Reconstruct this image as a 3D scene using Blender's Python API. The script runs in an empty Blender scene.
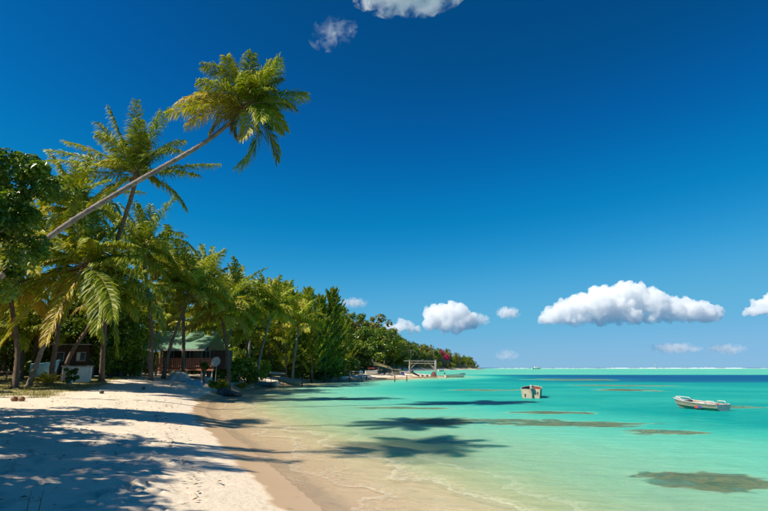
import bpy, math, random
import numpy as np
from mathutils import Vector, Matrix
R = math.radians
sc = bpy.context.scene
col = sc.collection
RNG = np.random.default_rng(11)
random.seed(5)

# ------------------------------------------------------------------ camera
PITCH = math.atan(112 / 512)
EYE = Vector((0, 0, 2.5))
cam_d = bpy.data.cameras.new("camera")
cam = bpy.data.objects.new("camera", cam_d)
col.objects.link(cam)
cam.location = EYE
cam.rotation_euler = (R(90) + PITCH, 0, 0)
cam_d.sensor_width = 36
cam_d.lens = 24
cam_d.clip_start = .05
cam_d.clip_end = 30000
sc.camera = cam

# ------------------------------------------------------------------ light
SUN_EL = R(48)
SUN_AZ = (-math.sin(R(64)), -math.cos(R(64)))          # horizontal direction towards the sun
sd = Vector((SUN_AZ[0] * math.cos(SUN_EL), SUN_AZ[1] * math.cos(SUN_EL), math.sin(SUN_EL)))
sun_d = bpy.data.lights.new("sun", 'SUN')
sun_d.energy = 4.4
sun_d.angle = R(.55)
sun_d.color = (1, .915, .765)
sun = bpy.data.objects.new("sun", sun_d)
col.objects.link(sun)
sun.rotation_euler = sd.to_track_quat('Z', 'Y').to_euler()
sun.location = (0, 0, 50)
world = bpy.data.worlds.new("World")
sc.world = world
world.use_nodes = True
wn = world.node_tree.nodes
wl = world.node_tree.links
wn.clear()
sky = wn.new('ShaderNodeTexSky')
sky.sky_type = 'NISHITA'
sky.sun_disc = False
sky.sun_elevation = SUN_EL
sky.sun_rotation = math.atan2(SUN_AZ[0], SUN_AZ[1])
sky.air_density = .7
sky.dust_density = 0
sky.ozone_density = 3.0
# the polarised, deeply saturated daylight of the photograph: one tone curve over the whole sky
vs1 = wn.new('ShaderNodeVectorMath')
vs1.operation = 'SCALE'
vs1.inputs['Scale'].default_value = .1
cv = wn.new('ShaderNodeRGBCurve')
vs2 = wn.new('ShaderNodeVectorMath')
vs2.operation = 'SCALE'
vs2.inputs['Scale'].default_value = 6.6
for ch, pts in enumerate((((.0625, .001), (.122, .003), (.248, .085), (.40, .14), (.57, .20), (1, .25)),
                          ((.112, .071), (.137, .098), (.214, .208), (.40, .385), (.70, .45), (1, .48)),
                          ((.23, .24), (.274, .33), (.396, .50), (.607, .66), (.70, .67), (1, .74)))):
    c_ = cv.mapping.curves[ch]
    c_.points[0].location = (0, 0)
    c_.points[1].location = pts[-1]
    for p_ in pts[:-1]:
        c_.points.new(*p_)
    for p_ in c_.points:
        p_.handle_type = 'AUTO_CLAMPED'
cv.mapping.update()
bgd = wn.new('ShaderNodeBackground')
bgd.inputs['Strength'].default_value = .1
wo = wn.new('ShaderNodeOutputWorld')
wl.new(sky.outputs[0], vs1.inputs[0])
wl.new(vs1.outputs[0], cv.inputs['Color'])
wl.new(cv.outputs[0], vs2.inputs[0])
wl.new(vs2.outputs[0], bgd.inputs[0])
wl.new(bgd.outputs[0], wo.inputs[0])
sc.view_settings.view_transform = 'Standard'
sc.view_settings.look = 'None'
sc.view_settings.exposure = .66
sc.view_settings.gamma = 1
sc.render.engine = 'CYCLES'
cy = sc.cycles
cy.max_bounces = 18
cy.diffuse_bounces = 3
cy.glossy_bounces = 2
cy.transmission_bounces = 3
cy.transparent_max_bounces = 10
cy.volume_bounces = 18
cy.use_denoising = True
cy.use_adaptive_sampling = True
cy.caustics_reflective = False
cy.caustics_refractive = False


# ------------------------------------------------------------------ geometry helpers
def ray(px, py):
    x = (px - 384) / 512
    v = (255.5 - py) / 512
    return np.array((x, math.cos(PITCH) - v * math.sin(PITCH), math.sin(PITCH) + v * math.cos(PITCH)))


def at(px, py, D):
    d = ray(px, py)
    return np.array(EYE) + d * (D / d[1])


def onz(px, py, z):
    d = ray(px, py)
    return np.array(EYE) + d * ((z - EYE[2]) / d[2])


def build_mesh(name, V, F, attrs=None, smooth=True, mats=(), midx=None):
    me = bpy.data.meshes.new(name)
    V = np.asarray(V, dtype=np.float32).reshape(-1, 3)
    loops, starts, n = [], [], 0
    if isinstance(F, np.ndarray):
        F = [F]
    for f in F:
        f = np.asarray(f, dtype=np.int32)
        if f.size == 0:
            continue
        k = f.shape[1]
        loops.append(f.ravel())
        starts.append(n + np.arange(len(f)) * k)
        n += f.size
    loops = np.concatenate(loops).astype(np.int32)
    starts = np.concatenate(starts).astype(np.int32)
    me.vertices.add(len(V))
    me.vertices.foreach_set('co', V.ravel())
    me.loops.add(len(loops))
    me.loops.foreach_set('vertex_index', loops)
    me.polygons.add(len(starts))
    me.polygons.foreach_set('loop_start', starts)
    if midx is not None:
        me.polygons.foreach_set('material_index', np.asarray(midx, dtype=np.int32))
    me.update(calc_edges=True)
    me.polygons.foreach_set('use_smooth', np.full(len(starts), smooth))
    for k, a in (attrs or {}).items():
        at_ = me.attributes.new(k, 'FLOAT', 'POINT')
        at_.data.foreach_set('value', np.asarray(a, dtype=np.float32))
    for m in mats:
        me.materials.append(m)
    return me


def link(name, me, parent=None, loc=(0, 0, 0), rot=(0, 0, 0)):
    o = bpy.data.objects.new(name, me)
    col.objects.link(o)
    o.location = loc
    o.rotation_euler = rot
    if parent is not None:
        o.parent = parent
    return o


def tag(o, label=None, cat=None, group=None, kind=None):
    if label:
        o['label'] = label
    if cat:
        o['category'] = cat
    if group:
        o['group'] = group
    if kind:
        o['kind'] = kind
    return o


def thing(name, label, cat, loc=(0, 0, 0), rz=0, group=None):
    o = bpy.data.objects.new(name, None)
    o.empty_display_size = .3
    col.objects.link(o)
    o.location = loc
    o.rotation_euler = (0, 0, rz)
    return tag(o, label, cat, group)


def copy_tree(o, parent=None):
    c = o.copy()
    col.objects.link(c)
    c.parent = parent
    for ch in o.children:
        copy_tree(ch, c)
    return c


class MB:
    """collects small solids in one mesh"""

    def __init__(self):
        self.V, self.F = [], []

    def add(self, vs, fs):
        n = len(self.V)
        self.V += [tuple(v) for v in vs]
        self.F += [tuple(i + n for i in f) for f in fs]
        return self

    def box(self, c, s, rz=0, taper=1.0, rot=None):
        hx, hy, hz = s[0] / 2, s[1] / 2, s[2] / 2
        m = rot if rot is not None else Matrix.Rotation(rz, 3, 'Z')
        vs = []
        for z in (-1, 1):
            k = taper if z > 0 else 1
            for x, y in ((-1, -1), (1, -1), (1, 1), (-1, 1)):
                vs.append(Vector(c) + m @ Vector((x * hx * k, y * hy * k, z * hz)))
        return self.add(vs, [(3, 2, 1, 0), (4, 5, 6, 7), (0, 1, 5, 4), (1, 2, 6, 5), (2, 3, 7, 6), (3, 0, 4, 7)])

    def tube(self, pts, rad, n=8, cap=True):
        pts = [Vector(p) for p in pts]
        rad = [rad] * len(pts) if not hasattr(rad, '__len__') else rad
        vs, fs = [], []
        up = None
        for i, p in enumerate(pts):
            t = (pts[min(i + 1, len(pts) - 1)] - pts[max(i - 1, 0)]).normalized()
            if up is None:
                up = t.orthogonal().normalized()
            up = (up - t * up.dot(t)).normalized()
            b = t.cross(up)
            for k in range(n):
                a = 2 * math.pi * k / n
                vs.append(p + (up * math.cos(a) + b * math.sin(a)) * rad[i])
        for i in range(len(pts) - 1):
            for k in range(n):
                k2 = (k + 1) % n
                fs.append((i * n + k, i * n + k2, (i + 1) * n + k2, (i + 1) * n + k))
        if cap:
            fs.append(tuple(range(n))[::-1])
            fs.append(tuple((len(pts) - 1) * n + k for k in range(n)))
        return self.add(vs, fs)

    def ball(self, c, r, seg=10, ring=7, sq=(1, 1, 1), noise=0, seed=0):
        rr = random.Random(seed)
        vs = [Vector((0, 0, -1))]
        for i in range(1, ring):
            th = math.pi * i / ring
            for k in range(seg):
                a = 2 * math.pi * k / seg
                vs.append(Vector((math.sin(th) * math.cos(a), math.sin(th) * math.sin(a), -math.cos(th))))
        vs.append(Vector((0, 0, 1)))
        out = []
        for v in vs:
            k = r * (1 + noise * (rr.random() * 2 - 1))
            out.append(Vector(c) + Vector((v.x * sq[0], v.y * sq[1], v.z * sq[2])) * k)
        fs = []
        for k in range(seg):
            fs.append((0, 1 + (k + 1) % seg, 1 + k))
            fs.append((len(vs) - 1, 1 + (ring - 2) * seg + k, 1 + (ring - 2) * seg + (k + 1) % seg))
        for i in range(ring - 2):
            for k in range(seg):
                a = 1 + i * seg
                fs.append((a + k, a + (k + 1) % seg, a + seg + (k + 1) % seg, a + seg + k))
        return self.add(out, fs)

    def build(self, name, mat, parent=None, smooth=False, loc=(0, 0, 0), rot=(0, 0, 0), bevel=0):
        me = bpy.data.meshes.new(name)
        me.from_pydata(self.V, [], self.F)
        me.materials.append(mat)
        if smooth:
            me.polygons.foreach_set('use_smooth', [True] * len(me.polygons))
        me.update()
        o = link(name, me, parent, loc, rot)
        if bevel:
            b = o.modifiers.new('bevel', 'BEVEL')
            b.width = bevel
            b.segments = 2
        return o


# value noise (numpy) for terrain
def _hash(ix, iy, seed):
    h = (ix * 374761393 + iy * 668265263 + seed * 974634777) & 0xffffffff
    h = ((h ^ (h >> 13)) * 1274126177) & 0xffffffff
    return ((h ^ (h >> 16)) & 0xffff) / 65535.0


def vnoise(x, y, seed=0):
    ix = np.floor(x).astype(np.int64)
    iy = np.floor(y).astype(np.int64)
    fx, fy = x - ix, y - iy
    fx = fx * fx * (3 - 2 * fx)
    fy = fy * fy * (3 - 2 * fy)
    a = _hash(ix, iy, seed)
    b = _hash(ix + 1, iy, seed)
    c = _hash(ix, iy + 1, seed)
    d = _hash(ix + 1, iy + 1, seed)
    return (a * (1 - fx) + b * fx) * (1 - fy) + (c * (1 - fx) + d * fx) * fy


def fbm(x, y, o=4, seed=0):
    s, a, t = 0, 1, 0
    for i in range(o):
        s = s + a * vnoise(x * 2 ** i + 17.3 * i, y * 2 ** i - 9.1 * i, seed + i)
        t += a
        a *= .5
    return s / t * 2 - 1


def sstep(a, b, x):
    t = np.clip((x - a) / (b - a), 0, 1)
    return t * t * (3 - 2 * t)


# ------------------------------------------------------------------ coast outline and terrain heights
SHORE_PX = [(352, 511), (300, 473), (258, 445), (226, 424), (214, 412), (216, 402), (232, 393), (262, 387), (300, 383.6),
            (345, 380.2), (395, 378.6), (432, 377.6), (437, 376.6), (428, 375.6), (402, 374.6), (386, 373.4), (377, 372.3),
            (384, 371.4), (410, 370.8), (440, 370.1), (466, 369.5), (484, 369.15)]
shore = [(7.5, -30), (5.6, -8), (3.4, 0), (1.2, 5)] + [tuple(onz(a, b, 0)[:2]) for a, b in SHORE_PX]
poly = np.array(shore + [(150, 1120), (-700, 1300), (-700, -30)])
NSH = len(shore)


def shore_dist(X, Y):
    """signed distance to the waterline, land positive"""
    P = np.stack([X.ravel(), Y.ravel()], 1)
    d2 = np.full(len(P), 1e18)
    inside = np.zeros(len(P), bool)
    n = len(poly)
    for i in range(n):
        a, b = poly[i], poly[(i + 1) % n]
        if i < NSH - 1 or i in (NSH - 1,):
            ab = b - a
            t = np.clip(((P - a) @ ab) / (ab @ ab), 0, 1)
            q = P - (a + t[:, None] * ab)
            d2 = np.minimum(d2, (q ** 2).sum(1))
        c = ((a[1] > P[:, 1]) != (b[1] > P[:, 1]))
        with np.errstate(divide='ignore', invalid='ignore'):
            xi = (b[0] - a[0]) * (P[:, 1] - a[1]) / (b[1] - a[1]) + a[0]
        inside ^= c & (P[:, 0] < xi)
    return (np.sqrt(d2) * np.where(inside, 1, -1)).reshape(X.shape)


# reefs and other dark patches: centre pixel (on the water), half sizes in pixels, top depth
REEFS = [(706, 482, 78, 11.0, .10), (548, 412.5, 62, 1.7, .08), (575, 424, 88, 3.2, .16), (660, 432, 46, 3.0, .30), (520, 421, 60, 2.2, .28),
         (625, 390, 36, 1.6, .10), (405, 408, 70, 1.2, .30), (345, 399, 14, 1, .1), (440, 421, 60, 4.4, .35),
         (575, 379.6, 60, 1, .25), (480, 390, 50, 1.2, .5), (620, 385.5, 60, .9, .5), (730, 407, 50, 1.6, .8)]


def reef_mask(X, Y):
    m = np.zeros(X.shape)
    top = np.full(X.shape, .3)
    for i, (px, py, a, b, dep) in enumerate(REEFS):
        c = onz(px, py, 0)
        rx = abs(onz(px + a, py, 0)[0] - c[0])
        ry = abs(onz(px, py - b, 0)[1] - onz(px, py + b, 0)[1]) / 2
        wob = .62 * fbm(X / rx * 3.1 + i * 7, Y / ry * 2.1, 5, 40 + i)
        slant = 0.0
        u = (X - c[0]) / rx
        v = (Y - c[1] + slant * u) / ry
        k = 1 - sstep(.45, 1.08, np.sqrt(u * u + v * v) + wob)
        top = np.where(k > m, dep + .22, top)
        m = np.maximum(m, k)
    return m, top


def terrain(X, Y, S=None, reef=True):
    X = np.asarray(X, float)
    Y = np.asarray(Y, float)
    if S is None:
        S = shore_dist(X, Y)
    zmax = 1.0 + .15 * sstep(14, 30, Y) + .65 * sstep(30, 50, Y) - .55 * sstep(66, 100, Y)
    lam = 5.6 - 1.6 * sstep(32, 52, Y)
    w = S + .35 * fbm(X * .35, Y * .35, 3, 3) * sstep(.3, 3, np.abs(S))
    land = zmax * (1 - np.exp(-np.maximum(w, 0) / lam))
    land = land + .06 * fbm(X * .5, Y * .5, 3, 8) * sstep(1.5, 5, S) + .02 * fbm(X * 2.2, Y * 2.2, 3, 9) * sstep(1.2, 3, S)
    # hill behind the far shore
    hm = 15 * sstep(112, 165, Y) * (1 + .62 * sstep(230, 380, Y)) * (1 - .42 * sstep(420, 520, Y)) * (1 - .5 * sstep(620, 860, Y))
    hill = hm * sstep(0, 1, (S - 4) / (40 - 22 * sstep(300, 400, Y))) * sstep(-62, -38, X) * (1 + .12 * fbm(X / 60, Y / 60, 3, 5))
    o = -S
    dep = .035 * o + .06 * np.maximum(o - 2.2, 0) + .5 * sstep(8, 40, o) + .9 * sstep(25, 80, o)
    dep = np.minimum(dep, 2.2 + .2 * fbm(X / 20, Y / 20, 2, 2))
    # darker channel between the bay and the outer sand shelf
    ch = sstep(66, 124, Y + 14 * fbm(X / 60, Y / 25, 3, 21) - .06 * (X - 60)) * sstep(10, 75, X + 8 * fbm(X / 30, Y / 30, 2, 4))
    dep = dep + 5.2 * ch * sstep(5, 40, o)
    sh = sstep(172, 196, Y + .05 * X)
    dep = dep * (1 - sh) + np.minimum(dep, 1.15 + .35 * fbm(X / 150, Y / 40, 3, 33)) * sh
    dep = dep + 25 * sstep(1560, 1650, Y)
    dep = dep * (1 + .14 * fbm(X / 9, Y / 6, 3, 6) * sstep(2, 10, o))
    z = np.where(S > 0, land + hill, -dep)
    if reef:
        m, top = reef_mask(X, Y)
        m = m * (S < -1)
        zt = -top - .10 * fbm(X * 1.3, Y * 1.3, 4, 70) - .12 * (1 - m)
        z = np.where(m > 0, z * (1 - m) + np.maximum(zt, z) * m, z)
        return z, m
    return z


def gz(x, y):
    return float(terrain(np.array([x]), np.array([y]), reef=False)[0])


def ground(px, py):
    """where the line of sight of a pixel meets the ground"""
    z = 0.8
    for _ in range(25):
        p = onz(px, py, min(z, 2.3))
        z = .5 * z + .5 * gz(p[0], p[1])
    p[2] = gz(p[0], p[1])
    return p


def graded(lo, hi, f0, f1, step, grow):
    mid = list(np.arange(f0, f1, step))
    a, s = f0, step
    left = []
    while a > lo:
        s *= grow
        a -= s
        left.append(a)
    right = []
    a, s = mid[-1], step
    while a < hi:
        s *= grow
        a += s
        right.append(a)
    return np.array(left[::-1] + mid + right)


def grid_mesh(name, xs, ys, Z, attrs, mats, keep=None):
    nx, ny = len(xs), len(ys)
    X, Y = np.meshgrid(xs, ys)
    V = np.stack([X, Y, Z], -1).reshape(-1, 3)
    i = np.arange((ny - 1) * nx).reshape(ny - 1, nx)[:, :-1].ravel()
    F = np.stack([i, i + 1, i + 1 + nx, i + nx], 1)
    if keep is not None:
        k = keep.ravel()
        F = F[k[F].any(1)]
    return build_mesh(name, V, F, attrs, True, mats)


# ------------------------------------------------------------------ material helpers
def newmat(name):
    m = bpy.data.materials.new(name)
    m.use_nodes = True
    nt = m.node_tree
    b = nt.nodes['Principled BSDF']
    return m, nt, nt.nodes, nt.links, b


def ramp(N, stops, interp='LINEAR'):
    r = N.new('ShaderNodeValToRGB')
    e = r.color_ramp.elements
    while len(e) < len(stops):
        e.new(.5)
    for q, (p, c) in zip(e, stops):
        q.position = p
        q.color = (c[0], c[1], c[2], 1) if hasattr(c, '__len__') else (c, c, c, 1)
    r.color_ramp.interpolation = interp
    return r


def noise(N, L, scale, detail=4, rough=.55, vec=None, dist=0):
    n = N.new('ShaderNodeTexNoise')
    n.inputs['Scale'].default_value = scale
    n.inputs['Detail'].default_value = detail
    n.inputs['Roughness'].default_value = rough
    n.inputs['Distortion'].default_value = dist
    if vec is not None:
        L.new(vec, n.inputs['Vector'])
    return n


def math_(N, L, op, a, b=None, c=None, clamp=False):
    m = N.new('ShaderNodeMath')
    m.operation = op
    m.use_clamp = clamp
    for i, v in enumerate((a, b, c)):
        if v is None:
            continue
        if hasattr(v, 'links'):
            L.new(v, m.inputs[i])
        else:
            m.inputs[i].default_value = v
    return m.outputs[0]


def mix(N, L, f, a, b, mode='MIX'):
    m = N.new('ShaderNodeMix')
    m.data_type = 'RGBA'
    m.blend_type = mode
    for s, v in ((m.inputs[0], f), (m.inputs[6], a), (m.inputs[7], b)):
        if hasattr(v, 'links'):
            L.new(v, s)
        elif hasattr(v, '__len__'):
            s.default_value = (v[0], v[1], v[2], 1)
        else:
            s.default_value = v
    return m.outputs[2]


def attr(N, name):
    a = N.new('ShaderNodeAttribute')
    a.attribute_name = name
    return a.outputs['Fac']


def worn(name, c, c2=None, scale=6, rough=.6, bump=.3, amount=.5, stretch=None, metal=0, bscale=None):
    """surface with blotchy wear between two colours"""
    m, nt, N, L, b = newmat(name)
    tc = N.new('ShaderNodeTexCoord')
    v = tc.outputs['Object']
    if stretch:
        mp = N.new('ShaderNodeMapping')
        mp.inputs['Scale'].default_value = stretch
        L.new(v, mp.inputs[0])
        v = mp.outputs[0]
    n = noise(N, L, scale, 6, .65, v)
    r = ramp(N, [(.5 - amount * .3, c), (.5 + amount * .3, c2 or tuple(x * .6 for x in c))])
    L.new(n.outputs[0], r.inputs[0])
    L.new(r.outputs[0], b.inputs['Base Color'])
    b.inputs['Roughness'].default_value = rough
    b.inputs['Metallic'].default_value = metal
    n2 = noise(N, L, bscale or scale * 5, 4, .6, v)
    bp = N.new('ShaderNodeBump')
    bp.inputs['Strength'].default_value = bump
    bp.inputs['Distance'].default_value = .02
    L.new(n2.outputs[0], bp.inputs['Height'])
    L.new(bp.outputs[0], b.inputs['Normal'])
    return m


def leafmat(name, lo, hi, old=None, trans=.4, nscale=1.0, rough=.45, objvar=.25):
    """leaf surface: colour varies leaf to leaf (attribute tone), some light passes through"""
    m, nt, N, L, b = newmat(name)
    t = attr(N, 'tone')
    oi = N.new('ShaderNodeObjectInfo')
    stops = [(0, lo), (.66, hi)] + ([(.9, old), (1, tuple(x * .45 for x in old))] if old else [(1, tuple(min(x * 1.25, .9) for x in hi))])
    r = ramp(N, stops)
    v = math_(N, L, 'MULTIPLY_ADD', oi.outputs['Random'], objvar, t)
    v = math_(N, L, 'SUBTRACT', v, objvar * .5, clamp=True)
    L.new(v, r.inputs[0])
    g = N.new('ShaderNodeNewGeometry')
    L.new(r.outputs[0], b.inputs['Base Color'])
    b.inputs['Roughness'].default_value = rough
    b.inputs['Specular IOR Level'].default_value = .5
    tr = N.new('ShaderNodeBsdfTranslucent')
    tcol = mix(N, L, 1, r.outputs[0], (1.25, 1.2, .5), 'MULTIPLY')
    L.new(tcol, tr.inputs[0])
    ms = N.new('ShaderNodeMixShader')
    ms.inputs[0].default_value = trans
    L.new(b.outputs[0], ms.inputs[1])
    L.new(tr.outputs[0], ms.inputs[2])
    L.new(ms.outputs[0], N['Material Output'].inputs['Surface'])
    return m


M = {}
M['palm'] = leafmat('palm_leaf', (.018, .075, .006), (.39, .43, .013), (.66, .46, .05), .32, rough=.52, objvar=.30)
M['palm_dark'] = leafmat('palm_leaf_deep', (.02, .06, .008), (.12, .17, .012), (.30, .22, .05), .28, objvar=.25)
M['broad'] = leafmat('broad_leaf', (.018, .056, .006), (.12, .20, .016), None, .35, rough=.34)
M['broad_mid'] = leafmat('broad_leaf_mid', (.038, .095, .007), (.27, .34, .018), None, .3)
M['broad_near'] = leafmat('broad_leaf_glossy', (.022, .066, .006), (.17, .27, .018), None, .38, rough=.32)
M['olive'] = leafmat('olive_leaf', (.080, .090, .014), (.30, .26, .04), None, .28)
M['needle'] = leafmat('needle_spray', (.05, .10, .006), (.36, .40, .016), None, .3, objvar=.3)
M['yellow_leaf'] = leafmat('yellow_leaf', (.20, .17, .01), (.62, .42, .02), None, .35)
M['magenta'] = leafmat('magenta_bract', (.35, .01, .09), (.65, .03, .25), None, .35)
M['grass'] = leafmat('grass_blade', (.08, .09, .015), (.30, .26, .06), None, .3)
M['rachis'] = worn('palm_rachis', (.30, .25, .07), (.20, .17, .05), 5, .5)
M['wood'] = worn('weathered_wood', (.22, .16, .11), (.13, .09, .06), 8, .8, stretch=(1, 1, 6))
M['coconut'] = worn('coconut_husk', (.26, .13, .05), (.16, .07, .03), 9, .6)


# ------------------------------------------------------------------ ground and sea bed
def sand_material():
    m, nt, N, L, b = newmat('beach_sand')
    tc = N.new('ShaderNodeTexCoord')
    P = tc.outputs['Object']
    s = attr(N, 'shore')
    n_big = noise(N, L, .35, 5, .6, P)
    n_mid = noise(N, L, 2.4, 6, .65, P)
    n_fine = noise(N, L, 38, 5, .75, P)
    dry = mix(N, L, n_mid.outputs[0], (.74, .615, .465), (.86, .75, .595))
    dry = mix(N, L, math_(N, L, 'MULTIPLY', n_fine.outputs[0], .55), dry, (.60, .48, .35))
    # coral grit specks
    vo = N.new('ShaderNodeTexVoronoi')
    vo.inputs['Scale'].default_value = 14
    L.new(P, vo.inputs['Vector'])
    speck = math_(N, L, 'LESS_THAN', vo.outputs['Distance'], .11)
    sp = math_(N, L, 'MULTIPLY', speck, math_(N, L, 'GREATER_THAN', n_mid.outputs[0], .52))
    dry = mix(N, L, math_(N, L, 'MULTIPLY', sp, .5), dry, (.20, .12, .07))
    # wet band by the water
    wob = math_(N, L, 'MULTIPLY_ADD', n_big.outputs[0], 1.5, -.75)
    wv = math_(N, L, 'MULTIPLY_ADD', noise(N, L, 1.1, 2, .5, P).outputs[0], .7, -.35)
    sw = math_(N, L, 'ADD', math_(N, L, 'ADD', s, wob), wv)
    wetr = N.new('ShaderNodeMapRange')
    wetr.inputs[1].default_value = 1.35
    wetr.inputs[2].default_value = 1.17
    L.new(sw, wetr.inputs[0])
    wet = wetr.outputs[0]
    lp = N.new('ShaderNodeMapRange')
    lp.inputs[1].default_value = 1.2
    lp.inputs[2].default_value = -3.0
    L.new(sw, lp.inputs[0])
    wcol = mix(N, L, lp.outputs[0], (.55, .375, .215), (.80, .62, .40))
    c = mix(N, L, wet, dry, wcol)
    # grass and litter soil inland
    soil = attr(N, 'soil')
    sm = math_(N, L, 'ADD', soil, math_(N, L, 'MULTIPLY_ADD', n_mid.outputs[0], 1.6, -.95))
    sm = math_(N, L, 'MULTIPLY', sm, 2.2, clamp=True)
    gcol = mix(N, L, noise(N, L, 9, 5, .7, P).outputs[0], (.085, .10, .022), (.34, .26, .09))
    c = mix(N, L, sm, c, gcol)
    forest = attr(N, 'forest')
    c = mix(N, L, forest, c, mix(N, L, n_mid.outputs[0], (.03, .05, .012), (.09, .10, .03)))
    # coral heads and dark patches under water
    rf = attr(N, 'reef')
    rn = noise(N, L, 1.3, 9, .68, P, 1.0)
    rc = ramp(N, [(.40, (.015, .03, .025)), (.47, (.06, .06, .03)), (.52, (.24, .18, .08)), (.57, (.06, .08, .06)), (.64, (.17, .21, .17))])
    L.new(rn.outputs[0], rc.inputs[0])
    rk = math_(N, L, 'MULTIPLY_ADD', rn.outputs[0], 2.6, -1.35)
    rk = math_(N, L, 'ADD', rf, rk)
    rk = math_(N, L, 'MULTIPLY', rk, 2.0, clamp=True)
    c = mix(N, L, math_(N, L, 'MULTIPLY', rk, math_(N, L, 'GREATER_THAN', rf, .02)), c, rc.outputs[0])
    L.new(c, b.inputs['Base Color'])
    rr = N.new('ShaderNodeMapRange')
    rr.inputs[3].default_value = .9
    rr.inputs[4].default_value = .34
    L.new(wet, rr.inputs[0])
    L.new(rr.outputs[0], b.inputs['Roughness'])
    b.inputs['Specular IOR Level'].default_value = .3
    # relief: trampled dry sand, smooth wet sand
    h = math_(N, L, 'MULTIPLY_ADD', n_fine.outputs[0], .16, math_(N, L, 'MULTIPLY', noise(N, L, 4.2, 7, .72, P, .3).outputs[0], .75))
    bp = N.new('ShaderNodeBump')
    bp.inputs['Distance'].default_value = .085
    st = math_(N, L, 'MULTIPLY_ADD', wet, -.65, .70)
    L.new(st, bp.inputs['Strength'])
    L.new(h, bp.inputs['Height'])
    L.new(bp.outputs[0], b.inputs['Normal'])
    return m


xs = graded(-900, 700, -15, 3.0, .09, 1.028)
ys = graded(-40, 1500, 6.2, 20, .09, 1.016)
X, Y = np.meshgrid(xs, ys)
S = shore_dist(X, Y)
Z, RM = terrain(X, Y, S)
# footprints trodden in the dry sand near the camera
fr = random.Random(4)
walks = []
for k in range(34):
    a0 = (fr.uniform(-13, -3), fr.uniform(6, 17))
    hd = fr.uniform(0, 6.28) if k > 6 else math.pi / 2 + fr.uniform(-.35, .35)
    for j in range(fr.randint(5, 13)):
        hd += fr.uniform(-.08, .08)
        sx = a0[0] + math.cos(hd) * .62 * j + math.sin(hd) * .10 * (-1) ** j
        sy = a0[1] + math.sin(hd) * .62 * j - math.cos(hd) * .10 * (-1) ** j
        walks.append((sx, sy, hd, fr.uniform(.04, .09)))
D = np.zeros_like(Z)
for (fx, fy, hd, dp) in walks:
    i0, i1 = np.searchsorted(xs, (fx - .5, fx + .5))
    j0, j1 = np.searchsorted(ys, (fy - .5, fy + .5))
    if i1 - i0 < 4 or j1 - j0 < 4:
        continue
    dx, dy = X[j0:j1, i0:i1] - fx, Y[j0:j1, i0:i1] - fy
    u = dx * math.cos(hd) + dy * math.sin(hd)
    v = -dx * math.sin(hd) + dy * math.cos(hd)
    q = np.sqrt((u / .19) ** 2 + (v / .10) ** 2)
    D[j0:j1, i0:i1] += np.where(q < 1, -dp * (1 - q ** 3), dp * .45 * np.exp(-((q - 1.25) / .3) ** 2))
Z = Z + D * sstep(1.6, 2.6, S)
Z = Z + .018 * fbm(X * 3.1, Y * 3.1, 3, 51) * sstep(1.6, 3, S) * (Y < 40)
# grass strip under the palms, forest floor on the hill
soil = sstep(26.5, 30.5, Y + 1.6 * fbm(X * .4, Y * .4, 3, 60)) * sstep(7.2, 9.5, S + 1.2 * fbm(X * .5, Y * .3, 3, 61)) * (1 - sstep(46, 52, Y))
soil = np.maximum(soil * .62, .55 * sstep(70, 76, Y) * sstep(6, 9, S))
soil = np.maximum(soil, .5 * sstep(14, 16, S) * sstep(44, 50, Y))
soil = np.maximum(soil, .7 * sstep(17, 22, S))
forest = sstep(12, 18, S) * sstep(84, 100, Y)
forest = np.maximum(forest, sstep(4.5, 7, S) * sstep(150, 190, Y))
fmat = sand_material()
o = link('ground', grid_mesh('ground', xs, ys, Z, {'shore': S.ravel(), 'reef': RM.ravel(), 'soil': soil.ravel(), 'forest': forest.ravel()}, [fmat]))
tag(o, 'pale coral sand beach with trodden footprints sloping into the shallow lagoon', kind='structure')


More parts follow.
